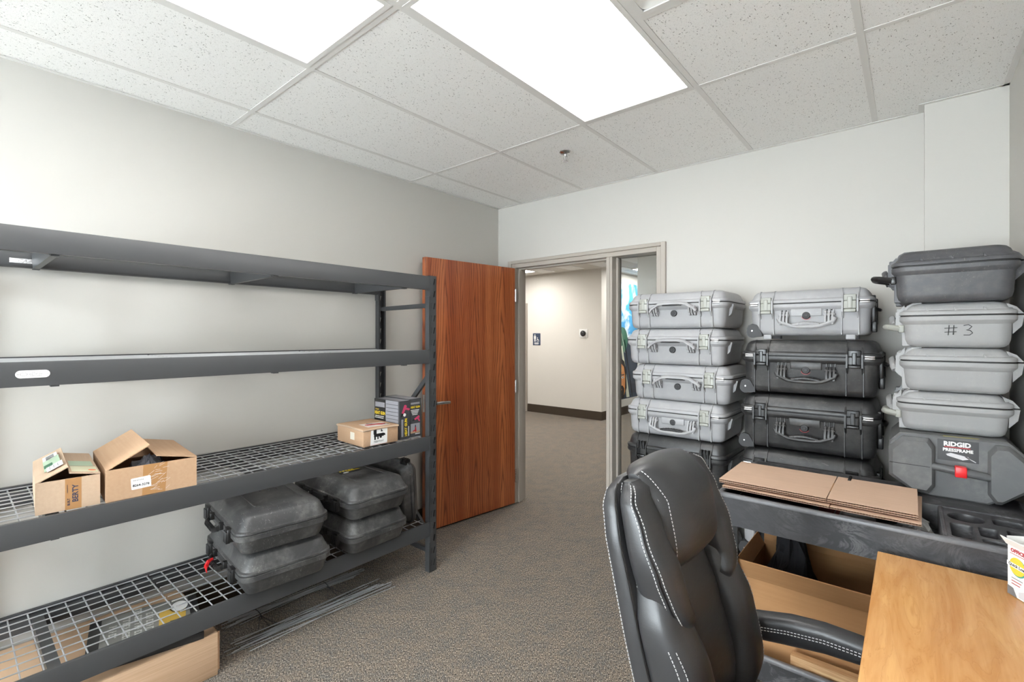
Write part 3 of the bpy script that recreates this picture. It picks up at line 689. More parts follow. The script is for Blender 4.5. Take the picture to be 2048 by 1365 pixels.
# ---------------------------------------------------------------- moulded equipment cases
def hard_case(name, label, loc, W, D, Hh, lidh, mat, latch_mat, rz=0.0, handle='up', hw=0.115, lx=None, wheels=False, side=None,
              plate=False, slots=False, hasp=True, cat='case', group=None, dark_grip=False, latch_style='plain', ticks=False, feet=False, hz=None, valve=True, end_bar=False):
    t = thing(name, label, cat, loc, rz, group)
    zp = Hh-lidh; b = 0.013; fy = -D/2+b; lx = lx or W*0.335
    # base with rim
    m = MB(); rc = 0.045
    m.prof(W-2*b, D-2*b, rc, [(0, 0.034), (0.004, 0.020), (0.014, 0.010), (0.032, 0.005), (zp-0.034, 0.0), (zp-0.030, -0.001)], n=5)
    m.prof(W, D, rc+0.008, [(zp-0.036, b), (zp-0.022, 0.001), (zp-0.018, 0.0), (zp-0.004, 0.0), (zp-0.0025, 0.002)], n=5)
    ribs = []
    for sx in (-1, 1):
        for q in (-1, 1): ribs.append(sx*lx+q*0.034)
    for x in ribs:
        m.rbox(x-0.0025, x+0.0025, fy-0.004, fy+0.03, 0.004, zp-0.02, 0.002, 0.001, 1, 1)
        if wheels: pass
    for sx in (-1, 1):                               # hinge blocks on the back
        m.hexa([(sx*lx-0.04, D/2-b-0.002, zp-0.075), (sx*lx+0.04, D/2-b-0.002, zp-0.075), (sx*lx-0.034, D/2+0.010, zp-0.045), (sx*lx+0.034, D/2+0.010, zp-0.045),
                (sx*lx-0.04, D/2-b-0.002, zp-0.003), (sx*lx+0.04, D/2-b-0.002, zp-0.003), (sx*lx-0.034, D/2+0.016, zp-0.003), (sx*lx+0.034, D/2+0.016, zp-0.003)])
    if feet:
        for sx in (-1, 1): m.rbox(sx*lx-0.02, sx*lx+0.02, -D/2+0.03, -D/2+0.07, -0.018, 0.006, 0.003, 0.004); m.rbox(sx*lx-0.02, sx*lx+0.02, D/2-0.09, D/2-0.05, -0.018, 0.006, 0.003, 0.004)
    m.build('base', mat, t)
    MB().prof(W, D, rc+0.004, [(zp-0.003, 0.004), (zp+0.003, 0.004)]).build('seal', SEAL, t)
    # lid with rim
    m = MB()
    m.prof(W, D, rc+0.008, [(zp+0.0025, 0.002), (zp+0.004, 0.0), (zp+0.014, 0.0), (zp+0.018, 0.002), (zp+0.022, b-0.004)], n=5)
    m.prof(W-2*b, D-2*b, rc, [(zp+0.012, -0.002), (zp+0.026, 0.0), (Hh-0.034, 0.006), (Hh-0.018, 0.012), (Hh-0.006, 0.024), (Hh-0.001, 0.038), (Hh, 0.055)], n=5)
    for x in ribs:
        m.prism([(fy-0.006, zp+0.01), (fy+0.05, zp+0.01), (fy+0.06, Hh+0.0015), (fy+0.03, Hh+0.0005), (fy+0.012, Hh-0.010), (fy+0.003, Hh-0.028)], x-0.0025, x+0.0025, 'x')
    for sx in (-1, 1):
        m.hexa([(sx*lx-0.04, D/2-b-0.004, zp+0.003), (sx*lx+0.04, D/2-b-0.004, zp+0.003), (sx*lx-0.034, D/2+0.016, zp+0.003), (sx*lx+0.034, D/2+0.016, zp+0.003),
                (sx*lx-0.04, D/2-b-0.02, zp+0.045), (sx*lx+0.04, D/2-b-0.02, zp+0.045), (sx*lx-0.034, D/2-0.004, zp+0.030), (sx*lx+0.034, D/2-0.004, zp+0.030)])
    if ticks:
        for q in (-1, 0, 1):
            m.prism([(q*D*0.24-0.004, zp+0.016), (q*D*0.24+0.006, zp+0.016), (q*D*0.24-0.006, zp+0.032)], W/2-0.016, W/2-0.004, 'x')
    m.build('lid', mat, t)
    # latches between cheeks
    for sx in (-1, 1):
        x = sx*lx; m = MB()
        for q in (-1, 1):
            m.prism([(fy+0.004, zp+0.048), (fy-0.010, zp+0.030), (-D/2-0.012, zp+0.014), (-D/2-0.012, zp-0.050), (fy-0.004, zp-0.075), (fy+0.004, zp-0.082)], x+q*0.030-0.0035, x+q*0.030+0.0035, 'x', 0)
        lm = 1
        m.rbox(x-0.025, x+0.025, -D/2-0.008, fy+0.004, zp+0.004, zp+0.034, 0.003, 0.003, 1, 2, lm)
        m.rbox(x-0.025, x+0.025, -D/2-0.010, fy+0.004, zp-0.036, zp+0.003, 0.003, 0.003, 1, 2, lm)
        m.rbox(x-0.024, x+0.024, -D/2-0.015, fy+0.004, zp-0.052, zp-0.037, 0.004, 0.004, 2, 2, lm)
        m.rbox(x-0.010, x+0.010, -D/2-0.0125, fy, zp-0.034, zp+0.022, 0.002, 0.003, 1, 2, lm)
        if latch_style == 'ridged':
            for q in (-0.018, 0.0, 0.018): m.rbox(x+q-0.006, x+q+0.006, -D/2-0.016, fy, zp+0.0, zp+0.046, 0.003, 0.003, 1, 2, lm)
        m.build('latch', [mat, latch_mat], t)
        if hasp:
            m = MB(); xo = x+sx*0.058
            if sx > 0 or wheels:
                m.rbox(xo-0.020, xo+0.020, -D/2-0.004, fy+0.01, zp-0.008, zp-0.001, 0.003, 0.002); m.rbox(xo-0.020, xo+0.020, -D/2-0.004, fy+0.01, zp+0.001, zp+0.008, 0.003, 0.002)
                m.build('padlock_hasp', STEEL, t)
    # handle
    z0 = hz if hz is not None else zp-0.052
    m = MB()
    for sx in (-1, 1):
        for q in (-1, 0, 1):
            xx = sx*hw+q*0.015
            if handle == 'up':
                m.prism([(fy+0.003, z0-0.022), (fy-0.016, z0-0.018), (fy-0.022, z0-0.008), (fy-0.022, z0+0.008), (fy-0.012, z0+0.030), (fy+0.003, z0+0.034)], xx-0.0050, xx+0.0050, 'x')
            else:
                m.prism([(fy+0.003, z0-0.010), (fy-0.018, z0-0.008), (fy-0.022, z0+0.008), (fy-0.014, z0+0.018), (fy+0.003, z0+0.018)], xx-0.0050, xx+0.0050, 'x')
        m.cyl((sx*hw-0.024, fy-0.012, z0), (sx*hw+0.024, fy-0.012, z0), 0.006, n=10)
    m.build('handle_mount', mat, t)
    m = MB()
    if handle == 'up':
        path = [(-hw-0.026, fy-0.030, z0+0.006), (-hw-0.012, fy-0.036, z0+0.022), (-hw+0.030, fy-0.040, z0+0.046), (-hw*0.4, fy-0.042, z0+0.052), (hw*0.4, fy-0.042, z0+0.052), (hw-0.030, fy-0.040, z0+0.046), (hw+0.012, fy-0.036, z0+0.022), (hw+0.026, fy-0.030, z0+0.006)]
        m.tube(path, 0.012, 10, ry=0.007, up=(0, -0.6, 0.8))
        for sx in (-1, 1):
            for q in (-1, 0, 1): m.prism([(fy-0.016, z0-0.008), (fy-0.030, z0-0.002), (fy-0.040, z0+0.026), (fy-0.034, z0+0.036), (fy-0.018, z0+0.006)], sx*hw+q*0.015-0.0045, sx*hw+q*0.015+0.0045, 'x')
        hm = m.build('handle', mat, t)
        m = MB(); m.tube([(-hw*0.5, fy-0.036, z0+0.045), (0, fy-0.036, z0+0.044), (hw*0.5, fy-0.036, z0+0.045)], 0.011, 10, ry=0.007, up=(0, -0.6, 0.8)); m.build('grip', DARK_PL, hm)
    else:
        path = [(-hw-0.026, fy-0.024, z0-0.016), (-hw-0.018, fy-0.028, z0-0.034), (-hw+0.034, fy-0.030, z0-0.056), (-hw*0.35, fy-0.030, z0-0.060), (hw*0.35, fy-0.030, z0-0.060), (hw-0.034, fy-0.030, z0-0.056), (hw+0.018, fy-0.028, z0-0.034), (hw+0.026, fy-0.024, z0-0.016)]
        m.tube(path, 0.008, 10, ry=0.009, up=(0, 0, 1))
        for sx in (-1, 1):
            for q in (-1, 0, 1): m.prism([(fy-0.008, z0+0.004), (fy-0.022, z0+0.006), (fy-0.034, z0-0.020), (fy-0.034, z0-0.048), (fy-0.022, z0-0.050), (fy-0.020, z0-0.020)], sx*hw+q*0.015-0.0042, sx*hw+q*0.015+0.0042, 'x')
        hm = m.build('handle', mat, t)
        m = MB()
        pts = [(-hw*0.58+hw*1.16*i/8, fy-0.026, z0-0.052+0.008*math.sin(math.pi*i/8)) for i in range(9)]
        m.tube(pts, 0.009, 10, ry=0.0095, up=(0, 0, 1))
        for i in range(1, 8): m.cyl((pts[i][0]-0.001, pts[i][1], pts[i][2]), (pts[i][0]+0.001, pts[i][1], pts[i][2]), 0.0112, n=10)
        m.build('grip', DARK_PL if dark_grip else mat, hm)
    if end_bar:
        m = MB(); e = end_bar; xx = W/2-0.05; m.tube([(xx-0.10, fy-0.012, z0), (xx-0.10, fy-0.02-e*0.7, z0+e*0.18), (xx-0.085, fy-0.02-e, z0+e*0.24), (xx-0.015, fy-0.02-e, z0+e*0.24), (xx, fy-0.02-e*0.7, z0+e*0.18), (xx, fy-0.012, z0)], 0.015, 10, ry=0.013, up=(0, 0, 1)); m.rbox(xx-0.012, xx+0.012, fy-0.016, fy+0.004, z0-0.016, z0+0.016, 0.004, 0.004)
        m.build('fold_out_handle', LATCH_BLK if mat == BLK_TOP else LATCH_GREY, t)
    if slots:
        m = MB()
        for sx in (-1, 1):
            for q in (-0.5, 0.5): m.box(sx*hw+q*0.018-0.0035, sx*hw+q*0.018+0.0035, fy-0.0006, fy+0.002, z0+0.020, zp-0.034)
        m.build('handle_slot', SEAL, t, smooth=None)
        m = MB()
        for sx in (-1, 1):
            for q in (-1, 0, 1): m.rbox(sx*hw+q*0.018-0.003, sx*hw+q*0.018+0.003, fy-0.004, fy+0.002, z0+0.016, zp-0.034, 0.001, 0.001, 1, 1)
        m.build('handle_rail', mat, t)
    if plate:
        m = MB(); m.rbox(-0.068, 0.068, fy-0.007, fy+0.004, zp-0.066, zp-0.030, 0.002, 0.004); m.build('name_plate', mat, t)
    if valve:
        m = MB(); vz = (z0+0.0) if handle == 'up' else (z0+0.004); Mv = Matrix.Translation((0, fy, vz-0.006)) @ Matrix.Rotation(math.pi/2, 4, 'X')
        m.lathe([(0.019, 0.0), (0.019, 0.005), (0.016, 0.009), (0.009, 0.010), (0.008, 0.012), (0.002, 0.012)], 18, 0, Mv); pv = m.build('purge_valve', DARK_PL, t)
        if wheels:
            m = MB()
            for i in range(10):
                a0, a1 = R(200+i*13), R(200+(i+1)*13); q = []
                for rr, aa in ((0.0205, a0), (0.0225, a0), (0.0225, a1), (0.0205, a1)): q.append((rr*math.cos(aa), rr*math.sin(aa)))
                m.prism(q, 0, 0.002, 'z', 0, Mv)
            m.build('red_gasket', RED_INK, pv)
    if wheels:
        wx = -W/2+b; m = MB()
        m.prism([(wx-0.014, 0.020), (wx-0.014, 0.038), (wx-0.006, 0.056), (wx+0.012, 0.064), (wx+0.034, 0.058), (wx+0.046, 0.038), (wx+0.060, 0.010), (wx+0.060, -0.004), (wx+0.006, -0.010), (wx-0.008, -0.002)], fy-0.006, fy+0.045, 'y')
        m.build('wheel_housing', DARK_PL, t)
        m = MB(); m.cyl((wx+0.012, fy-0.001, 0.018), (wx+0.012, fy+0.03, 0.018), 0.0295, n=20); m.build('wheel', BLK_PL, t)
        m = MB(); m.cyl((wx+0.012, fy-0.0085, 0.026), (wx+0.012, fy-0.005, 0.026), 0.0035, n=10); m.build('axle_pin', STEEL, t)
    if side:     # pull handle, strap and latch fittings on the right end
        x = W/2-b; m = MB()
        m.rbox(x-0.004, x+0.014, -D/2+0.075, -D/2+0.115, zp-0.10, zp+0.03, 0.004, 0.004); m.rbox(x-0.004, x+0.020, -D/2+0.082, -D/2+0.108, zp-0.15, zp-0.09, 0.005, 0.006)
        m.rbox(x-0.004, x+0.016, D/2-0.16, D/2-0.10, zp-0.11, zp+0.02, 0.004, 0.004); m.tube([(x+0.005, -D/2+0.12, zp-0.03), (x+0.026, -D/2+0.14, zp-0.04), (x+0.028, D/2-0.18, zp-0.04), (x+0.005, D/2-0.16, zp-0.03)], 0.008, 8)
        m.build('pull_handle', BLK_PL, t)
    else:
        x = W/2-b; m = MB()
        if not ticks:
            for sy in (-1,):
                m = MB(); m.hexa([(x-0.003, sy*0.10-0.024, zp-0.080), (x-0.003, sy*0.10+0.024, zp-0.080), (x+0.010, sy*0.10-0.02, zp-0.066), (x+0.010, sy*0.10+0.02, zp-0.066),
                                  (x-0.003, sy*0.10-0.024, zp-0.012), (x-0.003, sy*0.10+0.024, zp-0.012), (x+0.022, sy*0.10-0.02, zp-0.012), (x+0.022, sy*0.10+0.02, zp-0.012)])
                m.build('side_bracket', mat, t)
    return t

# left stack: four light grey cases on black ones
AY = 2.75; AD = 0.43
def stackA(zz, dx, label, handle, dy=0.0, rz=0.0, **kw):
    return hard_case('equipment_case', label, (-1.072+dx, AY+AD/2+dy, zz), 0.600, AD, 0.214, 0.068, GRY_HARD, LATCH_GREY, rz, handle, 0.112, 0.185, group='light grey cases in the left stack', **kw)
BH3 = 0.286
for i, lab in enumerate(('black hard case at the floor under the left stack, hidden behind the office chair', 'black hard case second from the floor in the left stack, behind the office chair',
                         'black hard case with ridged latches directly under the four light grey cases')):
    hard_case('equipment_case', lab, (-1.078, AY+AD/2, i*(BH3+0.003)), 0.604, AD, BH3, 0.085, BLK_HARD, LATCH_BLK, 0, 'up', 0.112, 0.19, latch_style='ridged', hasp=False, group='black cases in the left stack')
z = 3*(BH3+0.003)
stackA(z, -0.004, 'lowest light grey hard case in the left stack, its handle hanging down', 'down', slots=True, plate=True, dark_grip=True); z += 0.2155
stackA(z, 0.026, 'light grey hard case in the left stack set slightly to the right of the others', 'up', 0.004, R(-1)); z += 0.2155
stackA(z, -0.006, 'light grey hard case, second from the top of the left stack beside the mural window', 'up'); z += 0.2155
topA = stackA(z, 0.002, 'light grey hard case on top of the left stack, in front of the door frame', 'up')

# middle stack: one grey roller case on black roller cases
BY = 2.765; BD = 0.40
zz = 0.0
specs = [(0.290, BLK_HARD, LATCH_BLK, 'black roller case at the floor under the middle stack behind the cart', 0.0),
         (0.290, GRY_HARD, LATCH_GREY, 'grey roller case low in the middle stack, seen under the cart tray', 0.0),
         (0.292, BLK_HARD, LATCH_BLK, 'black roller case in the middle stack, half hidden by the flat cardboard', -0.004),
         (0.292, BLK_HARD, LATCH_BLK, 'black roller case, second black one down in the middle stack, above the flat cardboard', 0.0),
         (0.286, BLK_HARD, LATCH_BLK, 'black roller case directly under the grey case on the middle stack', 0.006)]
for hh, mt, lt, lab, dx in specs:
    hard_case('roller_case', lab, (-0.410+dx, BY+BD/2, zz+0.010), 0.608, BD, hh-0.014, 0.080, mt, lt, 0, 'down', 0.105, 0.20, wheels=True, side=True, plate=True, slots=True, hz=0.125, group='roller cases in the middle stack')
    zz += hh
hard_case('roller_case', 'grey roller case on top of the middle stack, with dark wheel and drop handle', (-0.406, BY+0.03+BD/2-0.02, zz+0.020), 0.552, BD-0.04, 0.236, 0.070, GRY_HARD, LATCH_GREY, 0, 'down', 0.098, 0.182, wheels=True, side=True, plate=True, slots=True, feet=True, hz=0.105, group='roller cases in the middle stack')

# right stack, end on: cases turned so their latches face left
def end_case(zz, label, D, Hh, lid, mat, xc, yc, W=0.47, bar=0):
    return hard_case('equipment_case', label, (xc, yc, zz), W, D, Hh, lid, mat, mat, R(-90), 'up', 0.10, 0.15, hasp=False, ticks=True, valve=False, end_bar=bar, group='cases in the right stack')
# ---------------------------------------------------------------- black tool cases on the bottom shelf
def tool_case(label, loc, rz=0.0, W=0.645, D=0.41, Hh=0.185, sticker=None, red=False, letters=False, rx=None):
    t = thing('tool_case', label, 'case', loc, rz, 'black tool cases on the bottom shelf'); q = Hh/0.185; rc = 0.055
    if rx is not None: t.rotation_euler = rx
    m = MB(); m.prof(W, D, rc, [(0, 0.050), (0.006*q, 0.034), (0.02*q, 0.026), (0.066*q, 0.012), (0.072*q, 0.010)], n=5)
    m.prof(W, D, rc, [(0.068*q, 0.012), (0.074*q, 0.001), (0.096*q, 0.0), (0.0975*q, 0.002)], n=5); m.build('base', BLK_CASE, t)
    MB().prof(W, D, rc, [(0.097*q, 0.006), (0.1005*q, 0.006)], n=5).build('seam', SEAL, t)
    m = MB(); m.prof(W, D, rc, [(0.1*q, 0.003), (0.102*q, 0.001), (0.110*q, 0.002), (0.114*q, 0.010), (0.164*q, 0.031), (0.171*q, 0.038), (0.183*q, 0.064), (0.185*q, 0.074)], n=6)
    for sx in (-1, 1):
        for sy in (-1, 1): m.tube([(sx*(W/2-0.075), sy*(D/2-0.018), 0.118*q), (sx*(W/2-0.09), sy*(D/2-0.042), 0.168*q), (sx*(W/2-0.11), sy*(D/2-0.085), 0.1835*q)], 0.002, 6)
    for sy in (-1, 1): m.rbox(-W/2+0.11, W/2-0.11, sy*(D/2-0.10)-0.004, sy*(D/2-0.10)+0.004, 0.180*q, 0.188*q, 0.002, 0.002)
    m.build('lid', BLK_CASE, t, smooth=24)
    fy = -D/2
    m = MB()
    for sx in (-1, 1): m.rbox(sx*0.085-0.012, sx*0.085+0.012, fy-0.016, fy+0.02, 0.074*q, 0.108*q, 0.004, 0.004)
    m.tube([(-0.085, fy-0.008, 0.088*q), (-0.085, fy-0.022, 0.080*q), (-0.066, fy-0.034, 0.074*q), (0.066, fy-0.034, 0.074*q), (0.085, fy-0.022, 0.080*q), (0.085, fy-0.008, 0.088*q)], 0.009, 8, ry=0.012, up=(0, 0, 1))
    for k in range(-3, 4): m.cyl((k*0.016-0.0015, fy-0.034, 0.074*q), (k*0.016+0.0015, fy-0.034, 0.074*q), 0.0125, n=8)
    m.build('handle', BLK_PL, t)
    for sx in (-1, 1):
        x = sx*0.19; m = MB(); m.rbox(x-0.028, x+0.028, fy-0.012, fy+0.02, 0.052*q, 0.112*q, 0.004, 0.005)
        for k in (-1, 0, 1): m.rbox(x+k*0.018-0.006, x+k*0.018+0.006, fy-0.018, fy, 0.048*q, 0.100*q, 0.003, 0.003)
        m.build('latch', BLK_PL, t)
    if red:
        m = MB(); M = Matrix.Translation((-0.02, fy-0.042, 0.072*q))
        m.tube([(0.0, 0.012, 0.016), (0.004, -0.008, 0.014), (0.0, -0.016, -0.004), (-0.004, -0.014, -0.016)], 0.010, 6, ry=0.003, up=(1, 0, 0), M=M)
        m.prism([(-0.016, -0.030), (0.010, -0.036), (0.016, -0.006), (-0.008, -0.002)], -0.018, -0.015, 'y', 0, M); m.build('red_tag', RED_PL, t, smooth=None)
    if letters:
        m = MB()
        for k in range(5): 
            yy = -D/2+0.11+k*0.038; m.rbox(-0.11+0.01*k, -0.03+0.012*k, yy-0.004, yy+0.004, Hh-0.001, Hh+0.003, 0.001, 0.003)
            if k in (1, 3): m.rbox(-0.11+0.01*k, -0.102+0.01*k, yy, yy+0.03, Hh-0.001, Hh+0.003, 0.001, 0.003)
        m.build('embossed_mark', BLK_CASE, t)
    if sticker:
        F = Matrix.Translation((sticker[0], sticker[1], Hh+0.0005)) @ Matrix.Rotation(sticker[2], 4, 'Z')
        st = flat([(-0.075, -0.045), (0.065, -0.05), (0.085, 0.045), (-0.055, 0.05)], F).build('sticker', BOX_BLACK, t, smooth=None)
        m = MB()
        for k in range(5): m.prism([(-0.05+k*0.019, 0.0), (-0.037+k*0.019, 0.0), (-0.028+k*0.019, 0.026), (-0.041+k*0.019, 0.026)], 0.0004, 0.0008, 'z', 0, F)
        m.prism([(-0.02, -0.012), (0.07, -0.02), (0.075, -0.012), (0.02, -0.002)], 0.0004, 0.0008, 'z', 0, F)
        m.build('sticker_mark', YELLOW_INK, st, smooth=None)
        flat(ell(-0.03, -0.03, 0.018, 0.010), F @ Matrix.Translation((0, 0, 0.0005))).build('sticker_emblem', WHITE, st, smooth=None)
    return t
DZ = 0.3095
tool_case('black tool case with a red tag on its handle, lower left on the bottom shelf', (-2.522, 1.060, DZ), R(-5), red=True)
tool_case('black tool case with raised marks on its lid, upper left on the bottom shelf', (-2.508, 1.042, DZ+0.1885), R(-6), letters=True)
tool_case('black tool case under the one with the yellow sticker, lower right on the bottom shelf', (-2.542, 1.535, DZ), R(1), D=0.39)
tool_case('black tool case with a yellow sticker on its lid, upper right on the bottom shelf', (-2.515, 1.528, DZ+0.1885), R(0), D=0.39, sticker=(0.0, -0.02, R(95)))
tool_case('black tool case standing on edge beside the rack post on the bottom shelf', (-2.568, 1.772, DZ+0.196), 0, W=0.50, D=0.385, Hh=0.125, rx=(R(-86.5), 0, 0))

# ---------------------------------------------------------------- cardboard boxes
def slab(m, p0, p1, v, th, mat=0):
    """flap: hinge edge p0-p1, extends by v, thickness th along the flap normal"""
    p0, p1, v = Vector(p0), Vector(p1), Vector(v); n = (p1-p0).cross(v).normalized()*th
    a = [p0, p1, p0+v, p1+v]
    m.hexa([tuple(x) for x in a]+[tuple(x+n) for x in a], mat)
def open_carton(name, label, loc, rz, dx, dy, h, mat, flaps, inner=None):
    """x from 0 (front) to -dx, y from 0 to dy; flaps = [(p0, p1, v)]"""
    t = thing(name, label, 'box', loc, rz); th = 0.004; m = MB()
    m.box(-dx, 0, 0, dy, 0, th); m.box(-dx, 0, 0, th, th, h); m.box(-dx, 0, dy-th, dy, th, h); m.box(-dx, -dx+th, th, dy-th, th, h); m.box(-th, 0, th, dy-th, th, h)
    m.build('body', mat, t, smooth=None)
    for f in flaps:
        m = MB(); slab(m, *f, 0.0035); m.build('flap', mat, t, smooth=None)
    return t
ZS = 0.8415
# box A: smaller box on the left
a = open_carton('cardboard_box', 'small open cardboard box with green labels on its flap, left on the third shelf', (-2.335, 0.203, ZS), R(-4), 0.42, 0.172, 0.112, CARD_PALE,
    [((0, 0, 0.112), (-0.42, 0, 0.112), (0.004, 0.083, 0.045)), ((0, 0.172, 0.112), (-0.42, 0.172, 0.112), (0.0, -0.085, 0.018)),
     ((-0.42, 0.006, 0.110), (-0.42, 0.166, 0.110), (0.09, 0, -0.01))])
F = frame((0, 0, 0), (0, 1, 0), (0, 0, 1))
flat(rect(0.098, 0.056, 0.044, 0.112), F).build('tape_strip', TAPE, a, smooth=None)
Ft = F @ Matrix.Translation((0.098, 0.056, 0.0006)) @ Matrix.Rotation(R(90), 4, 'Z')
text('tape_lettering', 'BERTY', 0.022, NAVY_INK, a, Ft @ Matrix.Translation((0.0, -0.006, 0)), bold=0.0006)
text('tape_lettering', 'BUILT', 0.010, NAVY_INK, a, Ft @ Matrix.Translation((-0.028, 0.012, 0)), bold=0.0003)
flat(rect(0.02, 0.016, 0.03, 0.0012), Ft).build('tape_rule', NAVY_INK, a, smooth=None)
FL = frame((0, 0, 0.112+0.0040), (-1, 0, 0), (0.004, 0.083, 0.045))     # on the left flap: x towards the wall, y up the flap
def on_flap(name, pts, mat, lvl=0): return flat(pts, frame((0, -0.0019, 0.1155+0.0022), (0, 0.083, 0.045), (-1, 0, 0)) @ Matrix.Translation((0, 0, 0.0004*lvl))).build(name, mat, a, smooth=None)
on_flap('green_label', rect(0.056, 0.17, 0.05, 0.20), PALE_GREEN, 0)
on_flap('green_print', rect(0.045, 0.15, 0.026, 0.055), GREEN_INK, 1)
on_flap('address_label', rect(0.062, 0.09, 0.048, 0.085), WHITE, 1)
for i in range(3): on_flap('address_line', rect(0.048+i*0.012, 0.09, 0.0016, 0.06), GREY_INK, 2)
on_flap('barcode_label', rect(0.055, 0.30, 0.046, 0.09), WHITE, 0)
for i in range(9): on_flap('barcode_bar', rect(0.055, 0.266+i*0.008, 0.026, 0.0035), INK, 1)
def on_flapR(name, pts, mat, lvl=0): return flat(pts, frame((0, 0.172, 0.1163), (0, -0.085, 0.018), (-1, 0, 0)) @ Matrix.Rotation(math.pi, 4, 'Y') @ Matrix.Translation((0, 0, -0.004-0.0004*lvl))).build(name, mat, a, smooth=None)
m = MB()
FR = frame((0, 0.172, 0.112), (-1, 0, 0), (0, -0.085, 0.018))
for nm, pts, mt, lv in (('pale_label', rect(0.07, 0.042, 0.10, 0.075), plain('pale_yellow_label', C(214, 212, 180), 0.5), 0), ('green_label', rect(0.18, 0.045, 0.10, 0.07), PALE_GREEN, 0), ('orange_dot', ell(0.052, 0.020, 0.012, 0.012, 14), plain('orange_dot', C(232, 120, 70), 0.5), 1)):
    q = MB(); nrm = FR.to_3x3() @ Vector((0, 0, 1)); sgn = 1 if nrm.z > 0 else -1
    q.prism(pts, sgn*(0.0038+0.0004*lv), sgn*(0.0042+0.0004*lv), 'z', 0, FR); q.build(nm, mt, a, smooth=None)
# box B: larger box
b = open_carton('cardboard_box', 'larger open cardboard box with raised flaps and a white address label, on the third shelf', (-2.306, 0.388, ZS), R(-4), 0.44, 0.290, 0.122, CARD,
    [((0, 0, 0.122), (-0.44, 0, 0.122), (0.0, 0.132, 0.078)), ((0, 0.290, 0.122), (-0.44, 0.290, 0.122), (0.0, -0.136, 0.028)),
     ((-0.44, 0.006, 0.118), (-0.44, 0.284, 0.118), (0.14, 0, -0.02))])
flat([(0.108, 0.0), (0.182, 0.0), (0.190, 0.122), (0.112, 0.122)], F).build('tape_strip', TAPE, b, smooth=None)
k = flat(rrect(0.062, 0.044, 0.004, 3), F @ Matrix.Translation((0.105, 0.056, 0.0007)) @ Matrix.Rotation(R(3), 4, 'Z')).build('address_label', WHITE, b, smooth=None)
text('label_lettering', '8264-3278', 0.012, INK, k, F @ Matrix.Translation((0.105, 0.048, 0.0013)), bold=0.0003)
worn_print('label_print', 9, 0.006, GREY_INK, k, F @ Matrix.Translation((0.097, 0.068, 0.0013)), 5)
m = MB()
for i in range(26):
    u, v = 0.125+random.random()*0.06, 0.01+random.random()*0.105; an = random.uniform(-0.2, 0.9); L = random.uniform(0.01, 0.035)
    m.prism([(u, v), (u+L*math.cos(an), v+L*math.sin(an)), (u+L*math.cos(an), v+L*math.sin(an)+0.0008), (u, v+0.0009)], 0.0005, 0.001, 'z', 0, F)
stuff(m.build('tape_wrinkles', plain('tape_glint', C(230, 220, 215), 0.15), b, smooth=None))
def crumple(name, label, loc, sx, sy, sz, mat, parent=None, seed=1, n=14, cat='bag'):
    rnd = random.Random(seed); m = MB(); rings = []
    for i in range(n+1):
        ph = math.pi*i/n; ring = []
        for j in range(2*n):
            th = 2*math.pi*j/(2*n); k = 1+rnd.uniform(-0.22, 0.22)
            zc = math.cos(ph); zc = max(zc, -0.15)
            ring.append((sx*k*math.sin(ph)*math.cos(th), sy*k*math.sin(ph)*math.sin(th), sz*(zc+0.15)*(1+rnd.uniform(-0.15, 0.15))))
        rings.append(ring)
    m.loft(list(reversed(rings)))
    o = m.build(name, mat, parent, smooth=None, loc=loc)
    if parent is None: tag(o, label, cat)
    return o
crumple('plastic_wrap', 'grey crumpled plastic wrap inside the larger open cardboard box', (-2.40, 0.54, ZS+0.03), 0.09, 0.075, 0.085, plain('grey_wrap', C(120, 122, 130), 0.25), seed=3, cat='plastic wrap')
# box C: small taped box near the rack post
c = thing('parcel', 'small taped cardboard parcel with a white printed label, in front of the heat gun boxes', 'box', (-2.636, 1.514, ZS), R(-2))
m = MB(); m.rbox(0, 0.29, 0, 0.232, 0, 0.103, 0.006, 0.006); m.build('body', CARD, c)
m = MB(); m.tube([(0.0, -0.001, 0.095), (0.12, 0.0, 0.099), (0.29, 0.0, 0.092), (0.292, 0.12, 0.098), (0.29, 0.232, 0.095)], 0.006, 6); m.build('torn_tape_edge', CARD_PALE, c)
G = frame((0.2905, 0, 0), (0, 1, 0), (0, 0, 1))
lb = flat([(0.045, 0.004), (0.155, 0.006), (0.157, 0.100), (0.050, 0.099)], G).build('printed_label', WHITE, c, smooth=None)
m = MB(); P = lambda p: m.prism(p, 0.0005, 0.0009, 'z', 0, G)
P(rect(0.100, 0.058, 0.064, 0.018)); P(rect(0.075, 0.078, 0.020, 0.026)); P(rect(0.075, 0.044, 0.010, 0.022)); P(rect(0.094, 0.042, 0.008, 0.014)); P(rect(0.112, 0.046, 0.014, 0.012)); P([(0.108, 0.067), (0.140, 0.064), (0.143, 0.052), (0.108, 0.052)])
P([(0.112, 0.076), (0.118, 0.092), (0.122, 0.082), (0.128, 0.076)])
m.build('label_drawing', INK, lb, smooth=None)
worn_print('label_print', 8, 0.013, INK, lb, G @ Matrix.Translation((0.10, 0.022, 0.0006)), 8)
m = MB()
for i in range(22):
    u = 0.05+0.0049*i; m.prism(rect(u, 0.0085, 0.003, 0.0012), 0.0005, 0.0008, 'z', 0, G); m.prism(rect(u, 0.096, 0.003, 0.0012), 0.0005, 0.0008, 'z', 0, G)
m.build('label_border', PINK_INK, lb, smooth=None)
G2 = frame((0, -0.0005, 0), (1, 0, 0), (0, 0, 1))
flat(rect(0.175, 0.052, 0.045, 0.042), G2).build('white_sticker', plain('cream_sticker', C(224, 216, 200), 0.6), c, smooth=None)
G3 = Matrix.Translation((0, 0, 0.1035))
flat([(0.14, 0.06), (0.26, 0.05), (0.27, 0.19), (0.16, 0.20)], G3).build('torn_paper', plain('torn_paper', C(214, 204, 196), 0.6), c, smooth=None)
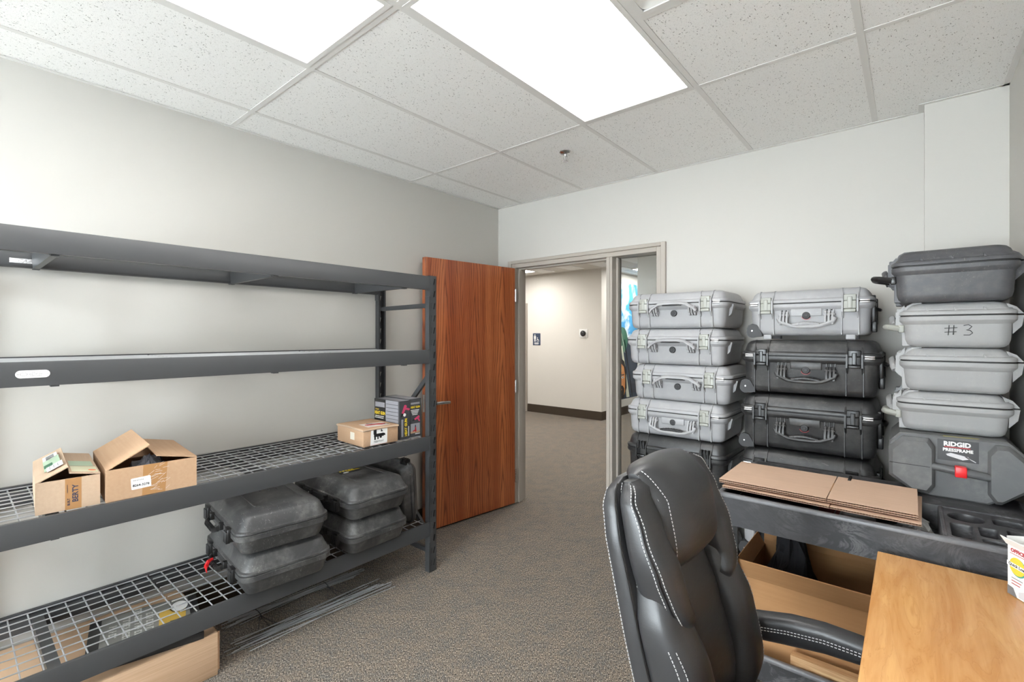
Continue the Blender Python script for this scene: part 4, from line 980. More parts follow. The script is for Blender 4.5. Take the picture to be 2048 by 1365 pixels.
m = MB(); m.prism([(0.19, 0.07), (0.21, 0.08), (0.215, 0.13), (0.235, 0.16), (0.22, 0.19), (0.20, 0.15)], 0.0006, 0.003, 'z', 0, G3); m.build('torn_red_print', RED_INK, c, smooth=None)
m = MB(); m.prism([(0.15, 0.10), (0.165, 0.10), (0.255, 0.19), (0.25, 0.195)], 0.0006, 0.0012, 'z', 0, G3); m.build('torn_slit', INK, c, smooth=None)
# heat gun boxes
def gun_icon(parent, M, s, mats, up=False):
    m = MB(); Q = lambda p: m.prism([(x*s, y*s) for x, y in p], 0.0005, 0.0009, 'z', 0, M)
    Q([(-0.5, 0.1), (0.35, 0.22), (0.45, 0.05), (0.40, -0.12), (-0.45, -0.14)]); Q([(0.0, -0.1), (0.22, -0.1), (0.34, -0.6), (0.14, -0.62)])
    g = m.build('gun_print', mats[0], parent, smooth=None)
    m = MB(); m.prism([(x*s, y*s) for x, y in [(-0.85, 0.06), (-0.5, 0.1), (-0.45, -0.14), (-0.85, -0.1)]], 0.0005, 0.0009, 'z', 0, M); m.build('gun_nozzle_print', mats[1], g, smooth=None)
def heat_gun_box(label, loc, wx, wy, h, front):
    t = thing('heat_gun_box', label, 'box', loc, 0, 'boxed heat guns on the third shelf')
    m = MB(); m.rbox(-wx, 0, 0, wy, 0, h, 0.001, 0.001, 1, 1); m.build('carton', BOX_GREY, t, smooth=None)
    Q = frame((0.0006, 0, 0), (0, 1, 0), (0, 0, 1))                  # face to the room
    if front:
        P_ = frame((-wx, -0.0006, 0), (1, 0, 0), (0, 0, 1))
        flat(rect(0.062, h/2, 0.118, h-0.004), P_).build('black_panel', BOX_BLACK, t, smooth=None)
        lg = flat(rect(0.185, h/2, 0.126, h-0.004), P_).build('silver_panel', BOX_SILVER, t, smooth=None)
        m = MB()
        for i in range(8): m.prism(rect(0.188, h-0.025-i*0.022, 0.12, 0.003), 0.0005, 0.0009, 'z', 0, P_)
        m.build('panel_lines', BOX_GREY, lg, smooth=None)
        P2 = P_ @ Matrix.Translation((0, 0, 0.0006))
        flat(rect(0.062, h-0.035, 0.10, 0.030), P2).build('silver_band', BOX_SILVER, t, smooth=None)
        text('title_lettering', 'HEAT GUN', 0.026, YELLOW_INK, t, P2 @ Matrix.Translation((0.062, h-0.088, 0)), bold=0.0012, sx=0.85)
        worn_print('small_print', 6, 0.011, YELLOW_INK, t, P2 @ Matrix.Translation((0.035, h-0.066, 0)), 3)
        for i in range(2): flat(rect(0.058-0.004*i, h-0.108-i*0.010, 0.09, 0.004), P2).build('text_line', WHITE, t, smooth=None)
        flat(ell(0.07, h-0.172, 0.012, 0.009), P2).build('round_badge', WHITE, t, smooth=None)
        gun_icon(t, P_ @ Matrix.Translation((0.165, h-0.160, 0.0006)), 0.105, (plain('gun_red', C(190, 58, 48), 0.4), BOX_BLACK))
        flat(rect(0.155, h-0.178, 0.035, 0.009), P2).build('gun_badge', BOX_BLACK, t, smooth=None)
        gun_icon(t, Q @ Matrix.Translation((wy*0.48, h-0.050, 0)) @ Matrix.Rotation(R(60), 4, 'Z'), 0.060, (PINK_INK, BOX_BLACK))
        flat(ell(wy*0.5, h-0.085, 0.010, 0.010), Q).build('round_badge', WHITE, t, smooth=None)
        V = Q @ Matrix.Translation((wy*0.64, 0.070, 0.0004)) @ Matrix.Rotation(R(90), 4, 'Z')
        text('side_lettering', 'HEAT GUN', 0.024, YELLOW_INK, t, V, bold=0.0010, sx=0.9)
        flat(rect(0, 0.0, 0.105, 0.014), Q @ Matrix.Translation((wy*0.28, 0.068, 0)) @ Matrix.Rotation(R(90), 4, 'Z')).build('side_band', BOX_SILVER, t, smooth=None)
        flat(rect(0, 0.0, 0.06, 0.004), Q @ Matrix.Translation((wy*0.90, 0.045, 0)) @ Matrix.Rotation(R(90), 4, 'Z')).build('text_line', WHITE, t, smooth=None)
    else:
        text('title_lettering', 'HEAT GUN', 0.017, YELLOW_INK, t, Q @ Matrix.Translation((wy*0.52, h-0.052, 0)), bold=0.0008, sx=0.85)
        flat(rect(wy*0.5, h-0.028, wy*0.75, 0.012), Q).build('silver_band', BOX_SILVER, t, smooth=None)
        for i in range(4): flat(rect(wy*0.48, h-0.070-i*0.009, wy*0.7-0.008*i, 0.004), Q).build('text_line', WHITE, t, smooth=None)
        gun_icon(t, Q @ Matrix.Translation((wy*0.66, h-0.120, 0)) @ Matrix.Rotation(R(20), 4, 'Z'), 0.045, (PINK_INK, BOX_BLACK))
        ph = flat(rect(wy*0.5, 0.055, wy*0.78, 0.056), Q).build('photo_print', BOX_SILVER, t, smooth=None)
        flat(rect(wy*0.5, 0.030, wy*0.78, 0.012), Q @ Matrix.Translation((0, 0, 0.0005))).build('bench_print', CARD, ph, smooth=None)
        gun_icon(ph, Q @ Matrix.Translation((wy*0.52, 0.045, 0.0006)) @ Matrix.Rotation(R(-90), 4, 'Z'), 0.034, (RED_INK, NAVY_INK))
        flat(rect(wy*0.7, 0.018, wy*0.4, 0.004), Q).build('text_line', WHITE, t, smooth=None)
    Tp = frame((-wx, 0, h+0.0004), (1, 0, 0), (0, 1, 0))
    flat(rect(wx*0.55, wy*0.5, wx*0.86, wy*0.9), Tp).build('top_panel', BOX_SILVER, t, smooth=None)
heat_gun_box('heat gun box with black title panel, directly behind the taped parcel', (-2.355, 1.756, ZS), 0.258, 0.077, 0.232, True)
heat_gun_box('heat gun box next to the rack post, its narrow dark side facing the room', (-2.362, 1.8345, ZS), 0.258, 0.092, 0.236, False)

# ---------------------------------------------------------------- things under the bottom shelf
fl = thing('flat_carton', 'large flat brown carton with ribbed side lying on the carpet under the rack', 'box', (-2.300, -0.35, 0.0))
m = MB(); m.rbox(-0.545, 0, 0, 1.112, 0, 0.186, 0.006, 0.003, 2, 2); m.build('body', CARD_WOODY, fl)
m = MB(); m.rbox(-0.50, -0.012, 1.1125, 1.117, 0.010, 0.180, 0.001, 0.002); m.box(-0.012, -0.006, 1.112, 1.120, 0.02, 0.184); m.build('end_flap', CARD, fl)
M = Matrix.Translation((0, 0.592, 0.1864))
flat([(-0.545, 0.0), (-0.002, 0.0), (-0.002, 0.046), (-0.545, 0.046)], M).build('tape_band', BLACK_TAPE, fl, smooth=None)
pc = thing('printed_carton', 'flat black carton with gold and white print lying on the flat brown carton', 'box', (-2.372, 0.330, 0.1873), R(-12))
m = MB(); m.rbox(-0.385, 0, 0, 0.385, 0, 0.030, 0.002, 0.002); m.build('body', BOX_BLACK, pc)
T = frame((-0.195, 0.20, 0.0304), (1, 0, 0), (0, 1, 0))
flat(rect(0.0, -0.005, 0.365, 0.31), T).build('grey_panel', plain('print_grey', C(126, 126, 122), 0.4), pc, smooth=None)
T1 = T @ Matrix.Translation((0, 0, 0.0005)); T2 = T @ Matrix.Translation((0, 0, 0.001))
flat([(-0.10, 0.04), (0.18, 0.03), (0.18, 0.12), (-0.10, 0.14)], T1).build('gold_panel', GOLD_INK, pc, smooth=None)
flat(ell(-0.10, 0.115, 0.055, 0.038), T1).build('oval_ring', BOX_GREY, pc, smooth=None)
ov = flat(ell(-0.10, 0.115, 0.048, 0.032), T2).build('oval_emblem', WHITE, pc, smooth=None)
for i, (s_, y_) in enumerate((('.'*5, -0.12), ('.'*9, -0.075), ('.'*14, -0.035), ('.'*8, 0.005))):
    worn_print('worn_print', len(s_), 0.036, plain('print_white', C(196, 196, 192), 0.5), pc, T2 @ Matrix.Translation((-0.03, y_, 0)), i+2, 0.3)
worn_print('worn_print', 5, 0.028, BOX_BLACK, pc, T2 @ Matrix.Translation((0.06, 0.085, 0)), 9, 0.3)
# wire rods
def rods(n, ax, ay, bx, by, spread, lab, grp, z0, seed):
    rnd = random.Random(seed)
    for i in range(n):
        p = Vector((ax+rnd.uniform(-spread, spread), ay+rnd.uniform(-0.05, 0.05), z0+0.004+0.0043*(i % 6)))
        q = Vector((bx+rnd.uniform(-spread, spread), by+rnd.uniform(-0.09, 0.05), z0+0.004+0.0043*(i % 6)))
        mid = (p+q)/2+Vector((rnd.uniform(-0.008, 0.008), 0, 0.003)); m = MB(); pts = []
        for kk in range(9):
            s = kk/8; pts.append((1-s)**2*p+2*s*(1-s)*mid+s*s*q)
        c0 = Vector(pts[0]); m.tube([x-c0 for x in pts], 0.0020, 6)
        o = m.build('wire_rod', ZINC, loc=c0); tag(o, lab, 'rod', grp)
rods(13, -2.395, 0.87, -2.375, 1.66, 0.075, 'thin galvanised wire rod in the loose front bundle on the carpet under the rack', 'wire rods in the front bundle', 0.0, 4)
rods(12, -2.625, 0.92, -2.60, 1.66, 0.035, 'thin galvanised wire rod in the tied rear bundle on the carpet under the rack', 'wire rods in the rear bundle', 0.0, 9)
for y in (1.05, 1.42):
    m = MB(); ring = [(0.050*math.cos(a), 0, 0.016+0.018*math.sin(a)) for a in [2*math.pi*i/16 for i in range(17)]]
    m.tube(ring, 0.0016, 6)
    for kk in range(3): m.tube([(0.03, 0, 0.02), (0.07+0.02*kk, 0.02*kk-0.02, 0.014), (0.13+0.02*kk, 0.05*kk-0.05, 0.004)], 0.0015, 6)
    tag(m.build('tie_wire', BLK_PL, loc=(-2.612, y, 0.0)), 'dark tie wire round the %s of the rear wire rod bundle' % ('near part' if y < 1.2 else 'far part'), 'wire')
# ---------------------------------------------------------------- utility cart
CX0, CX1, CY0, CY1, CZ = -0.612, 0.332, 2.060, 2.690, 0.826
cart = thing('utility_cart', 'black plastic utility cart with a deep top tray and cup holders, behind the desk', 'cart', ((CX0+CX1)/2, (CY0+CY1)/2, 0))
ox, oy = cart.location.x, cart.location.y
def ct(m, name, mat=CART, smooth=38):
    m.v = [(x-ox, y-oy, z) for x, y, z in m.v]; return m.build(name, mat, cart, smooth=smooth)
def ring_wall(m, x0, x1, y0, y1, z0, z1, th, r=0.02):
    o = rrect(x1-x0, y1-y0, r, 4, (x0+x1)/2, (y0+y1)/2); i = rrect(x1-x0-2*th, y1-y0-2*th, max(r-th, 0.004), 4, (x0+x1)/2, (y0+y1)/2); n = len(o)
    rings = [[(x, y, z0) for x, y in o], [(x, y, z1) for x, y in o], [(x, y, z1) for x, y in i], [(x, y, z0) for x, y in i]]
    m.loft(rings+[rings[0]], cap0=False, cap1=False)
def rim(m, zt):
    x0, x1, y0, y1 = CX0-0.006, CX1+0.006, CY0-0.008, CY1+0.006; rings = []
    for ins, dz in ((0.0, -0.016), (0.0, -0.006), (0.002, -0.002), (0.006, 0.0), (0.016, 0.0), (0.020, -0.002), (0.022, -0.006), (0.022, -0.016)):
        rings.append([(x, y, zt+dz) for x, y in rrect(x1-x0-2*ins, y1-y0-2*ins, 0.036-ins, 4, (x0+x1)/2, (y0+y1)/2)])
    m.loft(rings+[rings[0]], cap0=False, cap1=False)
# top tray: front apron, long bin, organiser end
m = MB()
m.prof(CX1-CX0, CY1-CY0, 0.03, [(0.695, 0.012), (0.700, 0.006), (0.812, 0.0), (CZ-0.008, 0.0)], cx=(CX0+CX1)/2, cy=(CY0+CY1)/2) if False else None
ring_wall(m, CX0, CX1, CY0, CY1, 0.697, CZ-0.004, 0.014, 0.03)
ct(m, 'apron'); m = MB(); rim(m, CZ); ct(m, 'rim', CART_RIM_LIT); m = MB()
m.box(CX0+0.01, CX1-0.01, CY0+0.01, CY1-0.01, 0.722, 0.730)
ct(m, 'top_tray')
XD = 0.078
m = MB(); m.rbox(XD, XD+0.014, CY0+0.010, 2.42, 0.728, CZ, 0.004, 0.003); ct(m, 'divider')
m = MB(); m.rbox(CX0+0.012, CX1-0.012, 2.42, CY1-0.012, 0.730, CZ+0.002, 0.006, 0.006); ct(m, 'rear_ledge')
# organiser: plate with real pockets
def pocket_plate():
    x0, x1, y0, y1, zt = XD+0.012, CX1-0.012, CY0+0.012, 2.42, CZ-0.004
    bm = bmesh.new(); edges = []; loops = []
    def loop(pts):
        vs = [bm.verts.new((x, y, zt)) for x, y in pts]; loops.append(pts)
        for i in range(len(vs)): edges.append(bm.edges.new((vs[i], vs[(i+1) % len(vs)])))
    loop([(x0, y0), (x1, y0), (x1, y1), (x0, y1)])
    w = x1-x0
    pk = [(rrect(0.060, 0.150, 0.012, 4, x0+0.042, y0+0.098), 0.07), (rrect(0.050, 0.105, 0.012, 4, x0+0.108, y0+0.128), 0.05), (rrect(0.058, 0.036, 0.010, 4, x0+0.112, y0+0.036), 0.05),
          (rrect(0.060, 0.160, 0.014, 4, x0+0.182, y0+0.12), 0.06), (ell(x0+0.060, y0+0.256, 0.050, 0.050, 28), 0.08), (rrect(0.085, 0.075, 0.014, 4, x0+0.170, y0+0.272), 0.06)]
    for p, d in pk: loop(p)
    bmesh.ops.triangle_fill(bm, edges=edges, use_beauty=True); bm.verts.index_update()
    m = MB(); m.add([tuple(v.co) for v in bm.verts], [tuple(v.index for v in f.verts) for f in bm.faces]); bm.free()
    for p, d in pk:
        cx = sum(a for a, b in p)/len(p); cy = sum(b for a, b in p)/len(p)
        inn = [(cx+(a-cx)*0.90, cy+(b-cy)*0.93) for a, b in p]
        m.loft([[(a, b, zt) for a, b in p], [(cx+(a-cx)*0.97, cy+(b-cy)*0.98, zt-0.0025) for a, b in p], [(cx+(a-cx)*0.955, cy+(b-cy)*0.97, zt-0.008) for a, b in p], [(a, b, zt-d) for a, b in inn]], cap0=False, cap1=True)
    ct(m, 'organiser', smooth=30)
pocket_plate()
# corner legs, lower tray, casters
for sx, x in ((1, CX0+0.012), (-1, CX1-0.012)):
    for sy, y in ((1, CY0+0.030), (-1, CY1-0.012)):
        m = MB(); m.box(min(x, x+sx*0.055), max(x, x+sx*0.055), min(y, y+sy*0.010), max(y, y+sy*0.010), 0.2, 0.700); m.box(min(x, x+sx*0.010), max(x, x+sx*0.010), min(y, y+sy*0.055), max(y, y+sy*0.055), 0.2, 0.700)
        for zz in (0.30, 0.42, 0.54, 0.65): m.box(min(x, x+sx*0.048), max(x, x+sx*0.048), min(y, y+sy*0.048), max(y, y+sy*0.048), zz, zz+0.006)
        ct(m, 'leg', BLK_PL, None)
m = MB(); ring_wall(m, CX0, CX1, CY0, CY1, 0.115, 0.212, 0.014, 0.03); m.box(CX0+0.01, CX1-0.01, CY0+0.01, CY1-0.01, 0.118, 0.128); ct(m, 'bottom_tray'); m = MB(); rim(m, 0.217); ct(m, 'bottom_rim', CART_RIM_LIT)
for x in (CX0+0.07, CX1-0.07):
    for y in (CY0+0.07, CY1-0.07):
        m = MB(); m.cyl((x-0.014, y, 0.048), (x+0.014, y, 0.048), 0.047, n=20); ct(m, 'caster_wheel', BLK_PL)
        m = MB(); m.box(x-0.020, x-0.016, y-0.02, y+0.02, 0.045, 0.115); m.box(x+0.016, x+0.020, y-0.02, y+0.02, 0.045, 0.115); ct(m, 'caster_fork', CHROME, None)
# flattened cardboard sheets on the tray
def sheet(name, label, loc, rz, W, D, layers):
    t = thing(name, label, 'cardboard', loc, rz, 'flat cardboard sheets on the cart'); xm = W*0.595
    for q, (xa, xb) in enumerate(((0, xm-0.0018), (xm+0.0018, W))):
        for lay in range(layers):
            z0 = lay*0.0078; m = MB()
            m.box(xa, xb, 0, D, z0, z0+0.0010); m.box(xa, xb, 0, D, z0+0.0058, z0+0.0068); 
            pn_ = m.build('panel', CARD_PINK, t, smooth=None)
            m = MB(); n = int((xb-xa)/0.0042); top = []; pts = [(xa+i*(xb-xa)/n, z0+(0.0012 if i % 2 == 0 else 0.0056)) for i in range(n+1)]
            rings = [[(x, 0.001, z) for x, z in pts], [(x, D-0.001, z) for x, z in pts]]
            vs = rings[0]+rings[1]; L = n+1
            m.add(vs, [(i, i+1, L+i+1, L+i) for i in range(n)]); m.build('fluting', FLUTE, pn_, smooth=None)
    zt = (layers-1)*0.0078; m = MB(); m.box(xm-0.0018, xm+0.0018, D*0.30, D*0.66, zt+0.0057, zt+0.0066); m.build('score_line', CARD_DARK, t, smooth=None)
    return t
sheet('cardboard_sheet', 'lower of the two flattened cardboard sheets on the cart tray', (-0.612, 2.112, CZ+0.0035), R(-0.9), 0.640, 0.37, 1)
s2 = sheet('cardboard_sheet', 'upper of the two flattened cardboard sheets on the cart tray, with a small dark hole', (-0.628, 2.126, CZ+0.0185), R(0.1), 0.648, 0.36, 2)
MB().cyl((0.43, 0.32, 0.0146), (0.43, 0.385, 0.0152), 0.006, n=12).build('grommet_hole', SEAL, s2)
# contents of the tray
crumple('plastic_bag', 'clear crumpled plastic bag in the cart tray beside the cup holders', (0.010, 2.225, 0.731), 0.056, 0.125, 0.076, FILM, seed=11, n=12)
t = thing('wire_basket', 'small black wire basket in the left end of the cart tray under the cardboard', 'basket', (-0.385, 2.16, 0.731))
m = MB()
for i in range(12): m.tube([(-0.16+0.029*i, -0.06, 0.0), (-0.16+0.029*i, -0.065, 0.07)], 0.0016, 6)
m.build('uprights', BLK_PL, t)
m = MB()
for z_ in (0.004, 0.07): m.tube([(-0.165, -0.065, z_), (0.165, -0.065, z_), (0.165, 0.065, z_), (-0.165, 0.065, z_), (-0.165, -0.065, z_)], 0.0026, 6)
m.build('rim', BLK_PL, t)
m = MB(); m.box(-0.16, 0.16, -0.06, 0.06, 0.0, 0.003); m.build('bottom', BLK_PL, t, smooth=None)
t = thing('clear_tub', 'clear plastic tub with a handle in the cart tray under the cardboard edge', 'tub', (-0.150, 2.15, 0.731))
m = MB(); ring = lambda w, d, z: [(x, y, z) for x, y in rrect(w, d, 0.015, 4)]
m.loft([ring(0.09, 0.11, 0.0), ring(0.10, 0.12, 0.075), ring(0.108, 0.128, 0.075), ring(0.106, 0.126, 0.078)], cap1=False); m.build('tub_body', FILM, t)
MB().tube([(-0.05, -0.06, 0.07), (-0.054, -0.075, 0.055), (-0.052, -0.07, 0.03)], 0.004, 6).build('tub_handle', plain('clear_rim', C(190, 195, 200), 0.2), t)
tag(MB().rbox(-0.05, 0.05, -0.04, 0.04, 0, 0.05, 0.004).build('red_carton', plain('dark_red_carton', C(110, 32, 40), 0.5), loc=(-0.240, 2.34, 0.731)), 'small dark red carton in the cart tray below the cardboard sheets', 'box')
# open box and timber on the lower tray
bx = thing('cardboard_box', 'big open cardboard box on the lower tray of the cart', 'box', (-0.545, 2.158, 0.129))
th = 0.005; w_, d_, h_ = 0.78, 0.40, 0.335; m = MB()
m.box(0, w_, 0, d_, 0, th); m.box(0, w_, 0, th, th, h_); m.box(0, w_, d_-th, d_, th, h_+0.02); m.box(0, th, th, d_-th, th, h_); m.box(w_-th, w_, th, d_-th, th, h_); m.build('body', CARD_DARK, bx, smooth=None)
m = MB(); slab(m, (-0.008, 0.002, h_), (w_, 0.002, h_), (0, -0.046, 0.082), 0.005); m.build('flap', CARD_DARK, bx, smooth=None)
m = MB(); slab(m, (0, d_-0.004, h_+0.02), (w_, d_-0.004, h_+0.02), (0, 0.03, 0.09), 0.005); m.build('flap', CARD_DARK, bx, smooth=None)
m = MB(); slab(m, (0.0, 0.01, h_), (0.0, d_-0.01, h_), (-0.03, 0, 0.05), 0.004); m.build('flap', CARD_DARK, bx, smooth=None)
m = MB(); m.box(-0.0006, w_*0.99, -0.0006, 0.0, h_-0.002, h_); m.build('crease', CARD_PALE, bx, smooth=None)
crumple('cloth_bag', 'black cloth bag stuffed into the big open cardboard box under the cart', (-0.40, 2.40, 0.14), 0.105, 0.10, 0.40, CLOTH_BLK, seed=21, n=12)
for i, (z0, lab) in enumerate(((0.129, 'lower of the two short pine boards on the lower cart tray'), (0.1875, 'upper of the two short pine boards on the lower cart tray'))):
    o = MB().rbox(-0.20, 0.20, -0.019, 0.019, 0, 0.058, 0.002, 0.001).build('pine_board', PINE, loc=(-0.16+0.006*i, 2.102, z0)); tag(o, lab, 'board', 'pine boards on the lower cart tray')

# ---------------------------------------------------------------- right stack standing on the cart
# moulded pressing-tool case
rg = thing('pressing_tool_case', 'dark grey moulded tool case with a red latch and RIDGID label, lying on the cart', 'case', (0.128, 2.505, CZ+0.0025))
Wd, Hd, Dd = 0.398, 0.243, 0.20
def octo(x0, x1, z0, z1, cl, cr): return [(x0+cl[0], z0), (x1-cr[0], z0), (x1, z0+cr[1]), (x1, z1-cr[3]), (x1-cr[2], z1), (x0+cl[2], z1), (x0, z1-cl[3]), (x0, z0+cl[1])]
def chunk(m, poly, y0, y1, bev=0.010):
    cx = sum(a for a, b in poly)/len(poly); cz = sum(b for a, b in poly)/len(poly)
    ins = [(cx+(a-cx)*(1-bev/0.10 if abs(a-cx) < 0.12 else 1-bev/0.2), cz+(b-cz)*(1-bev/0.12)) for a, b in poly]
    m.loft([[(a, y0, b) for a, b in ins], [(a, y0+bev, b) for a, b in poly], [(a, y1, b) for a, b in poly]])
m = MB()
chunk(m, octo(-0.198, 0.200, 0.0, Hd, (0.105, 0.07, 0.035, 0.04), (0.10, 0.07, 0.05, 0.05)), 0.030, Dd+0.20, 0.006)
m.build('body', GREY_DULL, rg)
m = MB()
chunk(m, octo(-0.198, -0.055, 0.012, Hd-0.012, (0.075, 0.055, 0.045, 0.05), (0.018, 0.03, 0.018, 0.03)), 0.0, 0.034, 0.016); m.build('cheek', GREY_DULL, rg)
m = MB(); chunk(m, octo(0.095, 0.200, 0.012, Hd-0.012, (0.02, 0.03, 0.02, 0.03), (0.07, 0.06, 0.05, 0.05)), -0.002, 0.034, 0.016); m.build('cheek', GREY_DULL, rg)
m = MB(); m.tube([(-0.075, 0.022, 0.128), (-0.055, 0.012, 0.124), (0.02, 0.006, 0.116), (0.095, 0.012, 0.108), (0.12, 0.022, 0.106)], 0.016, 10, ry=0.015, up=(0, 0, 1)); m.build('handle', GREY_DULL, rg)
m = MB(); m.prism([(-0.195, 0.121), (-0.07, 0.1195), (-0.07, 0.1215), (-0.195, 0.1235)], -0.0005, 0.003, 'y'); m.build('seam', SEAL, rg, smooth=None)
m = MB(); m.rbox(0.002, 0.036, -0.014, 0.020, 0.098, 0.138, 0.003, 0.003); m.build('red_latch', RED_PL, rg)
LB = frame((0.012, 0.0292, 0.192), (1, 0, 0.0), (0, 0, 1))
lb = flat(rect(0, 0, 0.118, 0.082), LB).build('label', BOX_BLACK, rg, smooth=None)
L2 = LB @ Matrix.Translation((0, 0, 0.0006))
text('brand_lettering', 'RIDGID', 0.024, WHITE, lb, L2 @ Matrix.Translation((-0.002, 0.024, 0)), bold=0.0010, sx=0.98)
flat(rect(-0.002, 0.0125, 0.075, 0.003), L2).build('red_rule', RED_INK, lb, smooth=None)
text('model_lettering', 'PRESSFRAME', 0.0165, WHITE, lb, L2 @ Matrix.Translation((0, 0.001, 0)), bold=0.0006, sx=0.95)
m = MB(); m.prism([(-0.034, -0.016), (-0.02, -0.010), (0.03, -0.020), (0.034, -0.028), (0.014, -0.034), (-0.030, -0.022)], 0, 0.0004, 'z', 0, L2); m.prism([(0.022, -0.018), (0.052, -0.036), (0.050, -0.038), (0.02, -0.021)], 0, 0.0004, 'z', 0, L2); m.build('tool_drawing', plain('print_silver', C(196, 196, 198), 0.4), lb, smooth=None)
m = MB(); m.prism([(-0.03, 0.04), (0.07, 0.045), (0.075, 0.055), (0.0, 0.05), (-0.03, 0.052)], Hd-0.001, Hd+0.0006, 'z'); m.build('yellow_mark', plain('faded_yellow', C(176, 164, 76), 0.6), rg, smooth=None)

zc = CZ+0.0025+Hd+0.0012; YC = 2.58+0.235
g1 = end_case(zc, 'stone grey case lying end-on directly on the RIDGID tool case', 0.352, 0.166, 0.050, GRY_END, 0.128, YC, bar=0.03); zc += 0.1675
g2 = end_case(zc, 'stone grey case lying end-on under the one marked #3', 0.352, 0.180, 0.054, GRY_END, 0.138, YC); zc += 0.1815
g3 = end_case(zc, 'stone grey case lying end-on with #3 written on its end', 0.352, 0.184, 0.054, GRY_END, 0.138, YC, bar=0.035); 
m = MB(); x_ = 0.47/2-0.013+0.0012; z3 = 0.070
def stroke(pts): m.tube([(x_, a, z3+b) for a, b in pts], 0.0013, 6, ry=0.0006, up=(1, 0, 0))
# written on the end facing the room (local +x); local y runs to the viewer's right
stroke([(-0.020, 0.020), (-0.023, -0.020)]); stroke([(-0.006, 0.020), (-0.008, -0.018)]); stroke([(-0.034, 0.008), (0.004, 0.010)]); stroke([(-0.034, -0.008), (0.002, -0.006)])
stroke([(0.022, 0.018), (0.036, 0.022), (0.046, 0.014), (0.038, 0.004), (0.030, 0.001), (0.042, -0.002), (0.048, -0.011), (0.040, -0.019), (0.022, -0.019)])
m.build('marker_number', INK, g3)
zc += 0.1855
end_case(zc, 'big charcoal case lying end-on at the very top of the right stack, handle sticking out', 0.384, 0.216, 0.066, BLK_TOP, 0.128, YC-0.005, W=0.50, bar=0.050)

# ---------------------------------------------------------------- desk
dk = thing('desk', 'light maple laminate desk in the right foreground', 'desk', (0.13, 1.25, 0))
dx0, dx1, dy0, dy1 = -0.085-0.13, 0.335-0.13, 0.45-1.25, 2.004-1.25
m = MB(); m.rbox(dx0, dx1, dy0, dy1, 0.722, 0.75, 0.002, 0.003); m.build('top', MAPLE, dk)
m = MB(); m.rbox(dx0+0.04, dx1-0.01, dy0+0.05, dy0+0.075, 0.0, 0.7215, 0.001, 0.001); m.build('end_panel', MAPLE, dk)
m = MB(); m.rbox(dx0+0.06, dx1-0.01, dy1-0.12, dy1-0.095, 0.0, 0.7215, 0.001, 0.001); m.build('end_panel', MAPLE, dk)
m = MB(); m.rbox(dx1-0.045, dx1-0.025, dy0+0.076, dy1-0.121, 0.3, 0.7215, 0.001, 0.001); m.build('modesty_panel', MAPLE, dk)
# product box on the desk
pb = thing('tape_dispenser_box', 'open white and red product box standing on the far right of the desk', 'box', (0.208, 1.912, 0.751), math.atan2(-0.045, 0.027))
m = MB(); m.box(0, 0.13, 0, 0.085, 0, 0.138); m.build('carton', WHITE, pb, smooth=None)
m = MB(); slab(m, (-0.002, -0.001, 0.138), (0.134, -0.001, 0.138), (-0.004, -0.012, 0.020), 0.002); m.build('flap', WHITE, pb, smooth=None)
m = MB(); slab(m, (0, 0.0, 0.138), (0, 0.085, 0.138), (-0.004, 0, 0.020), 0.002); m.build('flap', WHITE, pb, smooth=None)
PF = frame((0, -0.0005, 0), (1, 0, 0), (0, 0, 1)); PF2 = PF @ Matrix.Translation((0, 0, 0.0006))
text('brand_lettering', 'OFFICE DEPOT', 0.0135, RED_INK, pb, PF @ Matrix.Translation((0.010, 0.125, 0)), 'LEFT', bold=0.0006)
flat(rect(0.070, 0.116, 0.125, 0.0014), PF).build('red_rule', RED_INK, pb, smooth=None)
flat(ell(0.033, 0.083, 0.025, 0.025), PF).build('teal_disc', plain('teal_ink', C(60, 150, 140), 0.5), pb, smooth=None)
flat(ell(0.031, 0.085, 0.024, 0.024), PF2).build('yellow_disc', plain('disc_yellow', C(222, 200, 70), 0.5), pb, smooth=None)
flat([(0.0, 0.080), (0.07, 0.078), (0.07, 0.089), (0.0, 0.092)], PF2 @ Matrix.Translation((0, 0, 0.0005))).build('white_band', WHITE, pb, smooth=None)
text('slogan_lettering', 'Quick Load!', 0.0115, INK, pb, PF2 @ Matrix.Translation((0.034, 0.0855, 0.001)) @ Matrix.Rotation(R(-2), 4, 'Z'), bold=0.0003)
for i in range(3): flat(rect(0.030-0.002*i, 0.050-i*0.008, 0.034-0.004*i, 0.002), PF).build('text_line', RED_INK if i else GREY_INK, pb, smooth=None)
flat([(0.0, 0.0), (0.03, 0.0), (0.018, 0.022), (0.0, 0.024)], PF).build('corner_print', GREY_INK, pb, smooth=None)
dp = flat([(0.035, 0.004), (0.125, 0.004), (0.125, 0.034), (0.06, 0.030), (0.035, 0.018)], PF).build('product_print', plain('product_grey', C(206, 206, 210), 0.4), pb, smooth=None)
flat([(0.065, 0.030), (0.090, 0.030), (0.098, 0.048), (0.066, 0.050)], PF2).build('reel_print', plain('reel_teal', C(110, 140, 140), 0.4), dp, smooth=None)
